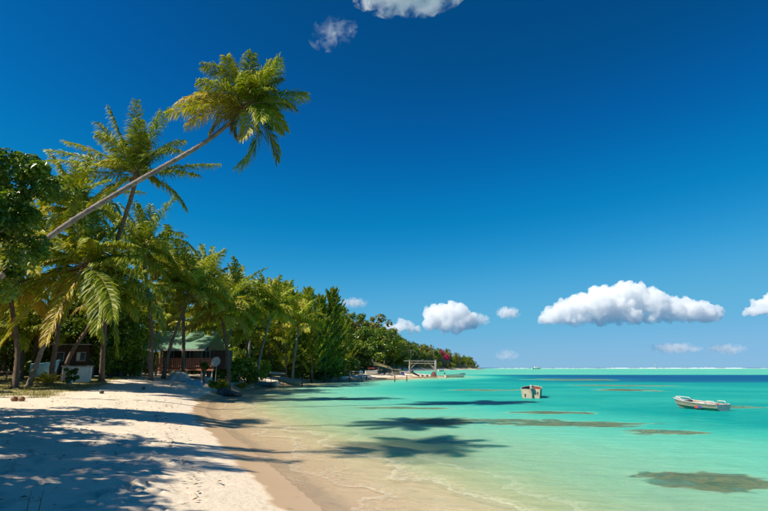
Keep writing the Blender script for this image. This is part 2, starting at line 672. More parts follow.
# ------------------------------------------------------------------ sea
def water_material():
    m, nt, N, L, b = newmat('lagoon_water')
    N.remove(b)
    tc = N.new('ShaderNodeTexCoord')
    P = tc.outputs['Object']
    dep = attr(N, 'depth')
    s = attr(N, 'off')
    mp = N.new('ShaderNodeMapping')
    mp.inputs['Scale'].default_value = (.55, 1.5, 1)
    L.new(P, mp.inputs[0])
    n1 = noise(N, L, 1.3, 5, .6, mp.outputs[0], .4)
    mp2 = N.new('ShaderNodeMapping')
    mp2.inputs['Scale'].default_value = (.035, .12, 1)
    L.new(P, mp2.inputs[0])
    n2 = noise(N, L, 1, 6, .65, mp2.outputs[0], .5)
    n3 = noise(N, L, 6.5, 4, .6, mp.outputs[0], .6)
    # body colour by depth
    dv = math_(N, L, 'MULTIPLY_ADD', math_(N, L, 'SUBTRACT', n2.outputs[0], .5), math_(N, L, 'MULTIPLY', dep, .55), dep)
    dv = math_(N, L, 'MULTIPLY_ADD', math_(N, L, 'SUBTRACT', n1.outputs[0], .5), math_(N, L, 'MULTIPLY', dep, .30), dv)
    dn = math_(N, L, 'MULTIPLY', dv, 1 / 8)
    r = ramp(N, [(0, (.74, .62, .42)), (.022, (.56, .66, .38)), (.05, (.34, .61, .40)), (.11, (.17, .55, .40)), (.19, (.05, .45, .36)), (.29, (.006, .31, .28)),
                 (.45, (.002, .165, .235)), (.65, (.002, .110, .235)), (.95, (.001, .085, .21))])
    L.new(dn, r.inputs[0])
    # light spreads sideways inside the water body
    dif = N.new('ShaderNodeSubsurfaceScattering')
    dif.falloff = 'BURLEY'
    dif.inputs['Scale'].default_value = .8
    dif.inputs['Radius'].default_value = (.35, 1, .9)
    # ripples
    h = math_(N, L, 'MULTIPLY_ADD', n3.outputs[0], .22, n1.outputs[0])
    bp = N.new('ShaderNodeBump')
    bp.inputs['Distance'].default_value = .45
    bp.inputs['Strength'].default_value = .7
    L.new(h, bp.inputs['Height'])
    # foam: scalloped swash lines close to the sand
    mp3 = N.new('ShaderNodeMapping')
    mp3.inputs['Scale'].default_value = (.5, .5, 1)
    L.new(P, mp3.inputs[0])
    nf = noise(N, L, .75, 3, .5, mp3.outputs[0])
    nf2 = noise(N, L, 7, 4, .7, P)
    ph = math_(N, L, 'MULTIPLY_ADD', nf.outputs[0], 4.4, s)
    ph = math_(N, L, 'MULTIPLY_ADD', nf2.outputs[0], .28, ph)
    fr_ = math_(N, L, 'FRACT', math_(N, L, 'MULTIPLY', ph, .62))
    edge = math_(N, L, 'LESS_THAN', fr_, .085)
    soft = N.new('ShaderNodeMapRange')
    soft.inputs[1].default_value = .45
    soft.inputs[2].default_value = 0
    L.new(fr_, soft.inputs[0])
    band = N.new('ShaderNodeMapRange')
    band.inputs[1].default_value = 6.0
    band.inputs[2].default_value = 2.5
    L.new(s, band.inputs[0])
    lace = ramp(N, [(.42, 0), (.62, 1)])
    L.new(nf2.outputs[0], lace.inputs[0])
    f = math_(N, L, 'MAXIMUM', math_(N, L, 'MULTIPLY', edge, .30), math_(N, L, 'MULTIPLY', soft.outputs[0], math_(N, L, 'MULTIPLY', lace.outputs[0], .60)))
    foam = math_(N, L, 'MULTIPLY', f, band.outputs[0], clamp=True)
    # coral heads and dark patches darken the water colour above them
    rf = attr(N, 'reef')
    mpr = N.new('ShaderNodeMapping')
    mpr.inputs['Scale'].default_value = (.5, .8, 1)
    L.new(P, mpr.inputs[0])
    rn = noise(N, L, 1.5, 8, .66, mpr.outputs[0], .8)
    rk = math_(N, L, 'MULTIPLY_ADD', rn.outputs[0], 3.4, -2.0)
    rk = math_(N, L, 'MULTIPLY', math_(N, L, 'ADD', rf, rk), 2.4, clamp=True)
    rk = math_(N, L, 'MULTIPLY', rk, math_(N, L, 'GREATER_THAN', rf, .02))
    rcol = ramp(N, [(.36, (.012, .09, .08)), (.45, (.04, .13, .09)), (.53, (.26, .27, .12)), (.57, (.05, .16, .12)), (.66, (.12, .30, .22))])
    L.new(rn.outputs[0], rcol.inputs[0])
    wc = mix(N, L, math_(N, L, 'MULTIPLY', rk, .80), r.outputs[0], rcol.outputs[0])
    c = mix(N, L, foam, wc, (.80, .74, .66))
    L.new(c, dif.inputs[0])
    L.new(bp.outputs[0], dif.inputs['Normal'])
    # clarity: how much of the bed shows through
    T = math_(N, L, 'EXPONENT', math_(N, L, 'MULTIPLY', dep, -2.4))
    T = math_(N, L, 'MULTIPLY', T, math_(N, L, 'SUBTRACT', 1, foam))
    T = math_(N, L, 'MULTIPLY', T, .96)
    tint = ramp(N, [(0, (1, 1, 1)), (.04, (.92, .99, .92)), (.12, (.58, .96, .84)), (.3, (.3, .85, .75))])
    L.new(math_(N, L, 'MULTIPLY', dep, 1 / 4), tint.inputs[0])
    tr = N.new('ShaderNodeBsdfTransparent')
    L.new(tint.outputs[0], tr.inputs[0])
    m1 = N.new('ShaderNodeMixShader')
    L.new(T, m1.inputs[0])
    L.new(dif.outputs[0], m1.inputs[1])
    L.new(tr.outputs[0], m1.inputs[2])
    gl = N.new('ShaderNodeBsdfGlossy')
    gl.inputs['Roughness'].default_value = .10
    L.new(bp.outputs[0], gl.inputs['Normal'])
    fz = N.new('ShaderNodeFresnel')
    fz.inputs[0].default_value = 1.33
    L.new(bp.outputs[0], fz.inputs['Normal'])
    m2 = N.new('ShaderNodeMixShader')
    L.new(math_(N, L, 'MULTIPLY', fz.outputs[0], .33), m2.inputs[0])
    L.new(m1.outputs[0], m2.inputs[1])
    L.new(gl.outputs[0], m2.inputs[2])
    L.new(m2.outputs[0], N['Material Output'].inputs['Surface'])
    return m


xs = graded(-40, 9000, -14, 22, .22, 1.022)
ys = graded(-30, 14000, 7, 44, .16, 1.02)
X, Y = np.meshgrid(xs, ys)
S2 = shore_dist(X, Y)
Zb, RW = terrain(X, Y, S2)
near = np.exp(-Y / 60)
Zw = .012 * fbm(X * .9, Y * 1.9, 3, 77) * near * sstep(.5, 3, -S2) + .004
# a thin tongue of swash runs up the wet sand
Zw = np.where(S2 > 0, np.minimum(Zb + .012, .10), Zw)
Zw = Zw + .02 * np.exp(-((-S2 - 1.5 - 1.2 * fbm(X * .3, Y * .3, 2, 5)) / .25) ** 2) + .02 * np.exp(-((-S2 - 3.7 - 1.5 * fbm(X * .3, Y * .25, 2, 6)) / .35) ** 2)
swash = .45 + .8 * (fbm(X * .28, Y * .28, 2, 15))
keep = (S2 < swash + .2)
depth = np.maximum(Zw - Zb, 0)
water = link('sea_water', grid_mesh('sea_water', xs, ys, Zw, {'depth': depth.ravel(), 'off': (swash - S2).ravel(), 'reef': RW.ravel()}, [water_material()], keep))
tag(water, 'clear turquoise lagoon water lapping at the beach and deepening to blue', kind='structure')


# ------------------------------------------------------------------ palms
UP = np.array((0, 0, 1.0))


def nrm(v):
    v = np.asarray(v, float)
    return v / (np.linalg.norm(v, axis=-1, keepdims=True) + 1e-9)


def frond_mesh(d0, d1, L, wind, nl=40, wid=.055, tone=.3, llen=.95, curl=1.3, seed=0):
    """one coconut frond: a curved midrib with two rows of hanging leaflets"""
    g = np.random.default_rng(seed)
    n = 13
    t = np.linspace(0, 1, n)
    d0, d1 = nrm(d0), nrm(d1)
    D = nrm(d0[None] * (1 - t[:, None] ** curl) + d1[None] * t[:, None] ** curl)
    P = np.zeros((n, 3))
    P[1:] = np.cumsum((D[1:] + D[:-1]) / 2, 0) * L / (n - 1)
    side = nrm(np.cross(D, UP) + 1e-3 * np.array((1, .3, 0)))
    tw = g.normal(0, .25)
    nrmv = nrm(np.cross(side, D))
    side = nrm(side * math.cos(tw) + nrmv * math.sin(tw))
    nrmv = nrm(np.cross(side, D))
    V, F3, F4, tn, mi = [], [], [], [], []
    rad = .035 * (1 - t) + .008
    base = 0
    for k in range(3):
        a = 2 * math.pi * k / 3 + .5
        V.append(P + (side * math.cos(a) + nrmv * math.sin(a)) * rad[:, None])
    V = [np.stack(V, 1).reshape(-1, 3)]
    for i in range(n - 1):
        for k in range(3):
            F4.append((i * 3 + k, i * 3 + (k + 1) % 3, i * 3 + 3 + (k + 1) % 3, i * 3 + 3 + k))
    tn.append(np.full(n * 3, .8))
    nv = n * 3
    tt = np.linspace(.13, .995, nl)
    quadr = len(F4)
    for sg in (-1, 1):
        tj = np.clip(tt + g.normal(0, .006, nl), .1, 1)
        f = tj * (n - 1)
        i0 = np.minimum(f.astype(int), n - 2)
        w = (f - i0)[:, None]
        p = P[i0] * (1 - w) + P[i0 + 1] * w
        dd = nrm(D[i0] * (1 - w) + D[i0 + 1] * w)
        ss = nrm(side[i0] * (1 - w) + side[i0 + 1] * w) * sg
        nn = nrmv[i0] * (1 - w) + nrmv[i0 + 1] * w
        ll = llen * (.35 + .65 * np.sin(np.pi * np.clip(tj * .86 + .12, 0, 1)) ** .8) * (1 + g.normal(0, .08, nl))
        fw = (.35 + .75 * tj)[:, None]
        a = nrm(ss * .85 + dd * fw + nn * .22 + g.normal(0, .15, (nl, 3)))
        grav = (np.array((0, 0, -1.0)) + np.asarray(wind))
        b1 = nrm(a + grav * (.60 + g.uniform(-.18, .25, nl)[:, None]) + g.normal(0, .09, (nl, 3)))
        b2 = nrm(a * .55 + grav * (.85 + g.uniform(-.2, .3, nl)[:, None]))
        q1 = p + a * ll[:, None] * .36
        q2 = q1 + b1 * ll[:, None] * .36
        q3 = q2 + b2 * ll[:, None] * .30
        wv = nrm(dd - a * (dd * a).sum(1, keepdims=True)) * wid * .5
        rot = g.normal(0, .5, (nl, 1))
        wv = wv + nrm(np.cross(a, wv)) * np.sin(rot) * wid * .5
        X_ = np.stack([p - wv * .5, p + wv * .5, q1 - wv, q1 + wv, q2 - wv * .85, q2 + wv * .85, q3], 1)
        V.append(X_.reshape(-1, 3))
        ix = nv + np.arange(nl)[:, None] * 7
        F4 += [tuple(r_) for r_ in (ix + np.array([0, 1, 3, 2])).tolist()] + [tuple(r_) for r_ in (ix + np.array([2, 3, 5, 4])).tolist()]
        F3 += [tuple(r_) for r_ in (ix + np.array([4, 5, 6])).tolist()]
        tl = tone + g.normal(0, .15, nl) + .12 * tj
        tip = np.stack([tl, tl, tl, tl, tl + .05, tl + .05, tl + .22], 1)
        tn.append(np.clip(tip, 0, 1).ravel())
        nv += nl * 7
    mi = np.zeros(len(F4) + len(F3), int)
    mi[:quadr] = 1
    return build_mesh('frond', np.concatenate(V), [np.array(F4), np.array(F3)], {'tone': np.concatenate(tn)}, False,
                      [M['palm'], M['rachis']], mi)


def trunk_mesh(pts, r0, r1, rings=True, seed=0, boot=True):
    """tapered, slightly swollen-footed trunk with ring scars"""
    g = random.Random(seed)
    pts = [Vector(p) for p in pts]
    # Catmull-Rom through the points
    fine = []
    q = [pts[0] * 2 - pts[1]] + pts + [pts[-1] * 2 - pts[-2]]
    for i in range(1, len(q) - 2):
        seglen = (q[i + 1] - q[i]).length
        m = max(4, int(seglen / .22))
        for k in range(m):
            u = k / m
            fine.append(.5 * ((2 * q[i]) + (q[i + 1] - q[i - 1]) * u + (2 * q[i - 1] - 5 * q[i] + 4 * q[i + 1] - q[i + 2]) * u * u
                              + (3 * q[i] - q[i - 1] - 3 * q[i + 1] + q[i + 2]) * u ** 3))
    fine.append(pts[-1])
    n = len(fine)
    rad = []
    for i in range(n):
        t = i / (n - 1)
        r = r0 * (1 - t) + r1 * t
        if boot:
            r += r0 * .55 * math.exp(-t * n * .22 / .5)
        r *= 1 + (.08 if i % 2 else -.05) * (1 if rings else 0) + g.uniform(-.02, .02)
        rad.append(r)
    mb = MB()
    mb.tube(fine, rad, 10)
    return mb


def trunk_mat(name, a, b):
    m, nt, N, L, bs = newmat(name)
    tc = N.new('ShaderNodeTexCoord')
    n1 = noise(N, L, 2.2, 5, .6, tc.outputs['Object'])
    n2 = noise(N, L, 22, 5, .7, tc.outputs['Object'])
    r = ramp(N, [(.35, a), (.65, b)])
    L.new(n1.outputs[0], r.inputs[0])
    c = mix(N, L, math_(N, L, 'MULTIPLY', n2.outputs[0], .6), r.outputs[0], tuple(x * .45 for x in a))
    c = mix(N, L, math_(N, L, 'MULTIPLY', math_(N, L, 'GREATER_THAN', noise(N, L, 5, 6, .7, tc.outputs['Object']).outputs[0], .56), .5), c, tuple(x * .4 for x in b))
    L.new(c, bs.inputs['Base Color'])
    bs.inputs['Roughness'].default_value = .85
    bp = N.new('ShaderNodeBump')
    bp.inputs['Distance'].default_value = .06
    bp.inputs['Strength'].default_value = .9
    L.new(n2.outputs[0], bp.inputs['Height'])
    L.new(bp.outputs[0], bs.inputs['Normal'])
    return m


M['trunk_grey'] = trunk_mat('palm_bark_grey', (.42, .34, .29), (.21, .155, .13))
M['trunk_brown'] = trunk_mat('palm_bark_brown', (.27, .18, .12), (.16, .10, .07))
M['bark'] = trunk_mat('tree_bark', (.20, .16, .13), (.11, .085, .07))
M['dead'] = worn('dead_frond', (.26, .16, .08), (.14, .08, .05), 6, .9)
MPP = 1 / 512


def img_dir(a, depth):
    """direction at an angle in the upright plane facing the beach camera, with some depth"""
    a = R(a)
    return np.array((math.cos(a), depth, math.sin(a)))


NPALM = [0]


def palm(label, hub_px, D, base, fronds=None, count=18, flen=4.3, path=None, r0=.19, r1=.13, bark='trunk_grey', nl=40, wid=.06,
         seed=0, wind=(-.25, .1, 0), nuts=6, tone=.30, group='coconut palms along the beach', fill=8, hub_world=None, tilt=(0, 0), mat='palm', droop=1.0, llen=.95):
    g = random.Random(seed * 7 + 3)
    hub = np.array(hub_world) if hub_world is not None else at(hub_px[0], hub_px[1], D)
    base = np.array(base)
    root = thing('coconut_palm', label, 'palm tree', tuple(base), 0, group)
    rel = hub - base
    pts = [(0, 0, -.25)] + [tuple(np.array(p) - base) for p in (path or [])]
    if not path:
        k = g.uniform(-.06, .06)
        pts += [tuple(rel * .33 + np.array((-rel[0] * .16 + k, 0, 0))), tuple(rel * .68 + np.array((-rel[0] * .12, 0, 0)))]
    pts.append(tuple(rel))
    trunk_mesh(pts, r0, r1, seed=seed).build('trunk', M[bark], root, True)
    # fibrous head where the fronds attach
    ax = nrm(rel - np.array(pts[-2]))
    mb = MB()
    mb.tube([rel - ax * .45, rel - ax * .1, rel + ax * .3], [r1 * 1.05, r1 * 2.0, r1 * .9], 9)
    mb.build('crown_shaft', M['dead'], root, True)
    specs = []
    for f in (fronds or []):
        a0, a1, ln, dep = f[:4]
        ln *= 1.07
        tn = f[4] if len(f) > 4 else tone
        specs.append((img_dir(a0, dep), img_dir(a1, dep * .7), ln * MPP * D if ln > 12 else ln, tn, 1.3))
    nrand = count if not fronds else fill
    off = g.uniform(0, 6.28)
    for i in range(nrand):
        u = (i + .5) / nrand
        el = R(84 - 122 * u ** 1.05)
        az = off + i * 2.39996
        d0 = np.array((math.cos(az) * math.cos(el), math.sin(az) * math.cos(el), math.sin(el)))
        d0 = nrm(d0 + ax * .35 + np.array((wind[0] * .35, wind[1] * .35, .12)))
        k = droop * (.22 + 1.0 * u) * g.uniform(.8, 1.25)
        d1 = nrm(d0 + np.array((wind[0] * .6, wind[1] * .6, -k)))
        ln = flen * (.72 + .38 * math.sin(math.pi * min(1, u * .9 + .18))) * g.uniform(.88, 1.08) * (.8 if fronds else 1)
        tn = tone + (.24 * max(0, u - .55) / .45 if u > .55 else 0) + g.uniform(-.08, .12)
        if u > .93 and g.random() < .5:
            tn = .93
        specs.append((d0, d1, ln, tn, g.uniform(1.0, 1.5)))
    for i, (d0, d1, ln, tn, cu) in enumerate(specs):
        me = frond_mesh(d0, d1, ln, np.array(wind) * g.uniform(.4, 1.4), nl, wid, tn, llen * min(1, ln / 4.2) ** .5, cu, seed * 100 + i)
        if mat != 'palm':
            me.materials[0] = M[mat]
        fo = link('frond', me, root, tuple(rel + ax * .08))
    # nuts
    for i in range(nuts):
        a = g.uniform(0, 6.28)
        c = rel - ax * g.uniform(.1, .4) + np.array((math.cos(a), math.sin(a), -.3)) * (r1 + .17)
        mb = MB()
        mb.ball((0, 0, 0), .13, 8, 6, (1, 1, 1.2))
        mb.build('coconut', M['coconut'], root, True, loc=tuple(c))
    NPALM[0] += 1
    return root


def gnd(px, D):
    """ground point in the vertical plane of a pixel column at a given distance"""
    x = (px - 384) / 512 / (math.cos(PITCH) + .219 * math.sin(PITCH)) * D
    return np.array((x, D, gz(x, D)))


# the long leaning palm
D1 = 31
b1 = gnd(-96, 26)
P1 = [(140, 238, 74, .05, .30), (118, 172, 60, -.3, .25), (108, 125, 56, .2, .22), (95, 78, 55, -.15, .28), (78, 52, 58, .1, .25), (42, 74, 58, -.2, .42),
      (22, 6, 60, .15, .22), (8, -38, 54, -.3, .3), (-10, -58, 44, .4, .25), (-48, -82, 66, .1, .16), (-62, -142, 76, 0, .22), (-75, -105, 48, -.4, .55),
      (176, 218, 78, -.25, .66), (160, 203, 70, .2, .50), (190, 236, 66, -.3, .70), (168, 226, 70, -.55, .74), (205, 262, 52, -.3, .92),
      (225, 285, 38, 0, .96), (128, 100, 50, -.7, .35), (60, 20, 45, -.8, .35), (150, 190, 52, -.8, .4), (30, -20, 40, -.9, .3), (85, 120, 46, .8, .2), (-30, -90, 45, -.7, .55)]
palm('long thin grey palm leaning far out to the right over the beach', (248, 106), D1, b1, P1, fill=6, flen=3.2,
     path=[at(-48, 322, 27), at(48, 238, 28.4), at(128, 187, 29.6), at(207, 141, 30.5)], r0=.18, r1=.125, seed=1, wind=(.12, .1, .1), nuts=5, nl=96, wid=.05, tone=.22, llen=1.3)
# the tall palm behind it
P2 = [(148, 164, 90, .1, .36), (162, 173, 84, -.2, .44), (128, 134, 80, .15, .34), (182, 190, 84, 0, .5), (172, 184, 76, -.4, .42), (118, 112, 74, -.1, .25),
      (100, 94, 82, .05, .26), (88, 72, 76, .2, .3), (76, 52, 72, -.1, .26), (66, 20, 58, .2, .3), (52, -30, 62, -.25, .22), (14, 4, 78, .1, .22), (4, -14, 64, -.15, .3),
      (-14, -62, 60, .15, .4), (205, 228, 58, .1, .5), (222, 250, 48, -.3, .6), (104, 122, 60, .5, .2), (138, 150, 56, .6, .25), (92, 60, 52, -.6, .35), (112, 160, 50, -.7, .4)]
b2 = gnd(103, 43)
palm('tall palm whose windswept crown stands behind the leaning trunk', (137, 175), 36, b2, P2, fill=5, flen=3.4,
     path=[at(106, 310, 41), at(115, 250, 38.8), at(125, 217, 37.2), at(132, 195, 36.4)], r0=.2, r1=.14, seed=2, wind=(-.45, .1, 0), nuts=4, llen=1.25, nl=92, wid=.06, bark='trunk_brown')
# the bushy palm in front at left
P3 = [(165, 240, 122, -.3, .62), (190, 238, 98, .1, .52), (205, 252, 106, -.5, .64), (230, 262, 104, -.5, .64), (262, 276, 84, -.6, .64), (-70, -62, 78, -.2, .3),  # left fronds: sunlit yellow put into the colour by a raised tone
      (-10, -74, 108, 0, .22), (150, 262, 66, -.3, .48), (135, 210, 78, .3, .35), (12, -6, 60, -.2, .60), (72, 130, 60, .1, .35), (55, 85, 58, .3, .3), (42, -20, 62, -.3, .42),
      (95, 120, 62, -.1, .3), (115, 150, 64, .4, .3), (178, 222, 84, -.6, .5), (-40, -85, 84, -.5, .4), (210, 262, 70, .5, .6), (28, -58, 84, .3, .3), (120, 182, 58, -.6, .4), (172, 228, 96, -.7, .55), (-25, -70, 92, -.6, .4), (150, 225, 88, .2, .5),
      (100, 80, 66, -.5, .35), (-55, -88, 90, .2, .35), (185, 250, 110, .3, .6), (0, -50, 96, -.2, .4)]
b3 = ground(28, 386)
palm('bushy palm with drooping yellow-green fronds and bare slanting trunk on the grass', (85, 266), b3[1] - .5, b3, P3, fill=8, flen=3.6,
     path=[at(46, 339, b3[1] - .3), at(62, 300, b3[1] - .4)], r0=.17, r1=.13, seed=3, wind=(-.25, -.1, 0), nuts=7, nl=104, wid=.085, tone=.52, llen=1.3)

mids = [
    # label, hub px, D, base px, count, flen, tone, bark
    ('palm whose fronds rise just below the leaning trunk', (74, 212), 39, 52, 20, 4.2, .34, 'trunk_brown'),
    ('palm with upright crown between the bushy palm and the house', (143, 252), 47, 152, 22, 4.6, .28, 'trunk_brown'),
    ('palm with two-toned fronds slanting over the green roof', (190, 296), 51, 164, 20, 4.3, .36, 'trunk_brown'),
    ('palm standing close against the veranda of the house', (182, 286), 53, 184, 18, 4.0, .3, 'trunk_brown'),
    ('palm with yellowing fronds beside the satellite dish', (222, 316), 55, 230, 24, 4.6, .5, 'trunk_brown'),
    ('palm at the far left edge with pale drooping fronds', (10, 292), 36, 18, 18, 4.2, .48, 'trunk_brown'),
    ('palm crown low behind the bushy palm trunk', (112, 300), 44, 62, 18, 4.0, .34, 'trunk_brown'),
    ('palm over the rock pile, leaning right', (236, 300), 66, 224, 20, 4.4, .32, 'trunk_grey'),
    ('palm leaning right above the drawn-up boats', (272, 312), 69, 257, 20, 4.3, .42, 'trunk_grey'),
    ('palm with dense dark crown between dish and boats', (252, 318), 74, 248, 18, 4.2, .3, 'trunk_grey'),
    ('small palm right of the boats with glowing yellow fronds', (299, 325), 78, 293, 18, 4.0, .5, 'trunk_grey'),
    ('palm half hidden behind the boats on the grass', (284, 308), 88, 282, 20, 4.4, .34, 'trunk_grey'),
    ('slim palm behind the house roof', (163, 268), 62, 160, 20, 4.3, .25, 'trunk_brown'),
    ('palm behind the house with upright fronds against the sky', (206, 284), 66, 203, 20, 4.4, .27, 'trunk_brown'),
    ('palm crown behind the dark leafy tree', (38, 246), 46, 34, 18, 4.4, .36, 'trunk_brown'),
    ('palm between casuarinas with stiff dark fronds', (262, 300), 96, 262, 18, 4.2, .25, 'trunk_grey'),
]
for i, (lab, hub, D, bx, cnt, fl, tn, bk) in enumerate(mids):
    palm(lab, hub, D, gnd(bx, D), count=cnt + 7, flen=fl * 1.16, seed=20 + i, bark=bk, nl=62 if D < 60 else 42, wid=.08 if D < 60 else .125, tone=tn,
         wind=(-.3, .1, 0), nuts=5 if D < 60 else 3, droop=1.45, llen=1.15)

for i, (px, py, D, lab) in enumerate(((60, 330, 46, 'young short-trunked palm behind the faded blue hull'), (112, 332, 50, 'young palm with arching fronds right of the white store'),
                                      (132, 322, 56, 'young palm at the left corner of the house'), (206, 332, 60, 'young palm at the right corner of the green roof'),
                                      (246, 336, 68, 'young palm behind the dark rock pile'), (20, 334, 44, 'young palm under the leftmost palms'), (90, 318, 54, 'young palm rising behind the cabin'),
                                      (268, 340, 84, 'young palm behind the boat shelter'), (168, 322, 64, 'young palm showing over the green roof'))):
    palm(lab, (px, py), D, gnd(px + 3, D), count=20, flen=4.2, seed=90 + i, bark='trunk_brown', nl=54, wid=.09, tone=.3, wind=(-.25, .1, 0), nuts=0, droop=1.25, llen=1.1, r0=.16, r1=.13)

# palms beyond the left edge of the frame; they shade the sand and the shallows
offs = [
    ((-17.0, 15.7, 22.0), (-23, 19), 'tall palm out over the sand beyond the left edge', 2.9),
    ((-14.4, 10.3, 18.0), (-19, 11), 'palm leaning seaward close to the left of the camera', 2.7),
    ((-15.8, 8.8, 11.0), (-19, 8), 'shorter palm near the camera on the left', 3.4),
    ((-17.2, 5.0, 12.0), (-18, 4), 'palm beside the camera on the left', 3.4),
]
for i, (hub, b, lab, fl) in enumerate(offs):
    palm(lab, None, 20, (b[0], b[1], gz(*b)), hub_world=hub, count=24 if i < 2 else 20, flen=fl, seed=60 + i, nl=40, wid=.10 if i < 2 else .075, wind=(-.2, .1, 0))


# ------------------------------------------------------------------ broadleaf trees
def leaf_cloud(centers, rads, per, size, seed, asp=.5, up=.5, flat=.6):
    """leaves spread through clumps; returns verts, quads and tone"""
    g = np.random.default_rng(seed)
    C = np.repeat(np.asarray(centers, float), per, 0)
    Rr = np.repeat(np.asarray(rads, float), per)[:, None]
    n = len(C)
    d = nrm(g.normal(0, 1, (n, 3)))
    rr = g.uniform(.35, 1, (n, 1)) ** .5
    p = C + d * rr * Rr * np.array((1, 1, .8))
    nn = nrm(d * .8 + np.array((0, 0, up)) + g.normal(0, .5, (n, 3)))
    a = nrm(np.cross(nn, g.normal(0, 1, (n, 3))))
    b = np.cross(nn, a)
    s = size * g.uniform(.6, 1.3, (n, 1))
    V = np.stack([p - a * s, p - b * s * asp + nn * s * .12, p + a * s, p + b * s * asp + nn * s * .12], 1).reshape(-1, 3)
    F = np.arange(n * 4).reshape(-1, 4)
    ct = np.repeat(g.normal(0, .13, len(centers)), per)
    t = np.clip(.36 + ct + g.normal(0, .15, n), 0, 1)
    return V, F, np.repeat(t, 4)


def tree_parts(H, crown_w, crown_h, nclump, per, leaf, seed, mat, trunk_r=.2, low=0.35, lean=(0, 0), clr=(.5, 1.0), spiky=False, bark='bark'):
    g = random.Random(seed)
    cz = H - crown_h * .5
    cs, rs = [], []
    for i in range(nclump):
        while True:
            v = Vector((g.uniform(-1, 1), g.uniform(-1, 1), g.uniform(-1, 1)))
            if .35 < v.length < 1:
                break
        # uneven lobes
        lob = 1 + .22 * math.sin(3 * math.atan2(v.y, v.x) + seed) + .15 * math.sin(5 * v.z + seed)
        cs.append((v.x * crown_w / 2 * lob + lean[0], v.y * crown_w / 2 * lob + lean[1], cz + v.z * crown_h / 2 * lob))
        rs.append(g.uniform(*clr))
    V, F, t = leaf_cloud(cs, rs, per, leaf, seed)
    me = build_mesh('crown', V, F, {'tone': t}, False, [M[mat]])
    mb = MB()
    top = Vector((lean[0] * .8, lean[1] * .8, H * .72))
    fork = Vector((lean[0] * .25, lean[1] * .25, H * low))
    mb.tube([(0, 0, -.3), (lean[0] * .05, .03, H * low * .5), fork], [trunk_r * 1.35, trunk_r, trunk_r * .85], 9)
    mb.tube([fork, fork.lerp(top, .5) + Vector((.1, .05, 0)), top], [trunk_r * .8, trunk_r * .5, trunk_r * .2], 7)
    for k in range(7):
        c = Vector(cs[g.randrange(len(cs))])
        s = fork.lerp(top, g.uniform(0, .5))
        mid = s.lerp(c, .5) + Vector((0, 0, g.uniform(-.3, .3)))
        mb.tube([s, mid, c], [trunk_r * .45, trunk_r * .28, trunk_r * .08], 6)
    return me, mb


def place_tree(name, label, cat, pos, parts, mat_b='bark', rz=0, s=1, group=None):
    root = thing(name, label, cat, tuple(pos), rz, group)
    me, mb = parts
    mb.build('trunk', M[mat_b], root, True)
    link('crown', me, root)
    root.scale = (s, s, s)
    return root


# big dark glossy tree at the left edge
pos = gnd(-60, 20)
place_tree('broadleaf_tree', 'dark glossy leafy tree filling the left edge of the frame', 'tree', pos,
           tree_parts(11.0, 5.3, 6.2, 125, 250, .115, 5, 'broad_near', .22, .5, clr=(.35, .75)))
pos = (-20.5, 15.5, gz(-20.5, 15.5))
place_tree('broadleaf_tree', 'leafy shade tree just outside the left edge', 'tree', pos,
           tree_parts(9.6, 8.5, 5.5, 90, 110, .17, 6, 'broad', .25, .3, clr=(.5, .9)))
pos = (-17.6, 10.0, gz(-17.6, 10.0))
place_tree('broadleaf_tree', 'spreading shade tree left of the camera', 'tree', pos,
           tree_parts(8.6, 7.4, 4.4, 80, 105, .17, 9, 'broad', .25, .35, lean=(1.5, 0), clr=(.45, .85)))
pos = (-13.4, 4.6, gz(-13.4, 4.6))
place_tree('broadleaf_tree', 'broad shade tree beside the camera', 'tree', pos,
           tree_parts(8.6, 7.0, 4.2, 78, 95, .17, 10, 'broad', .25, .35, lean=(1.0, .5), clr=(.45, .85)))
near_trees = [
    ('tall forest tree at the back left, above the low bushes', -8, 80, 13, 9.5, 11.8, 'broad', ''),
    ('tall forest tree behind the cabin roof', 56, 78, 12.5, 9.5, 11.3, 'broad_mid', ''),
    ('tall forest tree behind the palm trunks left of the house', 100, 84, 14, 9.5, 12.8, 'broad', ''),
    ('tall forest tree above the left end of the green roof', 150, 86, 14, 9.5, 12.8, 'broad_mid', ''),
    ('tall forest tree behind the middle of the green roof', 200, 84, 12, 9.5, 10.8, 'broad', ''),
    ('tall forest tree behind the satellite dish', 218, 92, 12, 9.5, 10.8, 'broad_mid', ''),
    ('tall forest tree behind the rock pile palms', 244, 100, 11, 9.5, 10, 'broad', ''),
    ('tall forest tree behind the boat shelter', 280, 112, 9, 9.5, 8, 'broad_mid', ''),

    ('low leafy tree beyond the white shed', 92, 47, 6.6, 6.6, 4.6, 'broad', 'between palms'),
    ('rounded bright green tree left of the house', 121, 50, 6.0, 4.6, 5.0, 'broad_mid', ''),
    ('dark bushy tree behind the leftmost trunks', 4, 48, 6.2, 7.5, 5.0, 'broad', ''),
    ('dark tree behind the blue hull', 45, 54, 7.2, 7.0, 5.6, 'broad', ''),
    ('tall leafy tree behind the white shed and palms', 84, 66, 11.0, 9, 9.0, 'broad', ''),
    ('tall leafy tree behind the left palms', 26, 64, 12.4, 9.5, 10, 'broad_mid', ''),
    ('tall tree rising between the palms and the house', 125, 72, 13.5, 9, 11, 'broad', ''),
    ('leafy tree behind the green roof', 178, 76, 9.8, 9, 8, 'broad', ''),
    ('leafy tree right of the house', 232, 80, 8.2, 8, 7.4, 'broad', ''),
    ('dark leafy tree behind the canoes', 262, 98, 9.6, 9, 8.6, 'broad', ''),
    ('leafy tree shading the drawn-up canoes', 300, 100, 8.2, 8, 7.6, 'broad_mid', ''),
    ('dark shrubby tree behind the casuarina feet', 322, 112, 7.6, 9, 7.2, 'broad', ''),
]
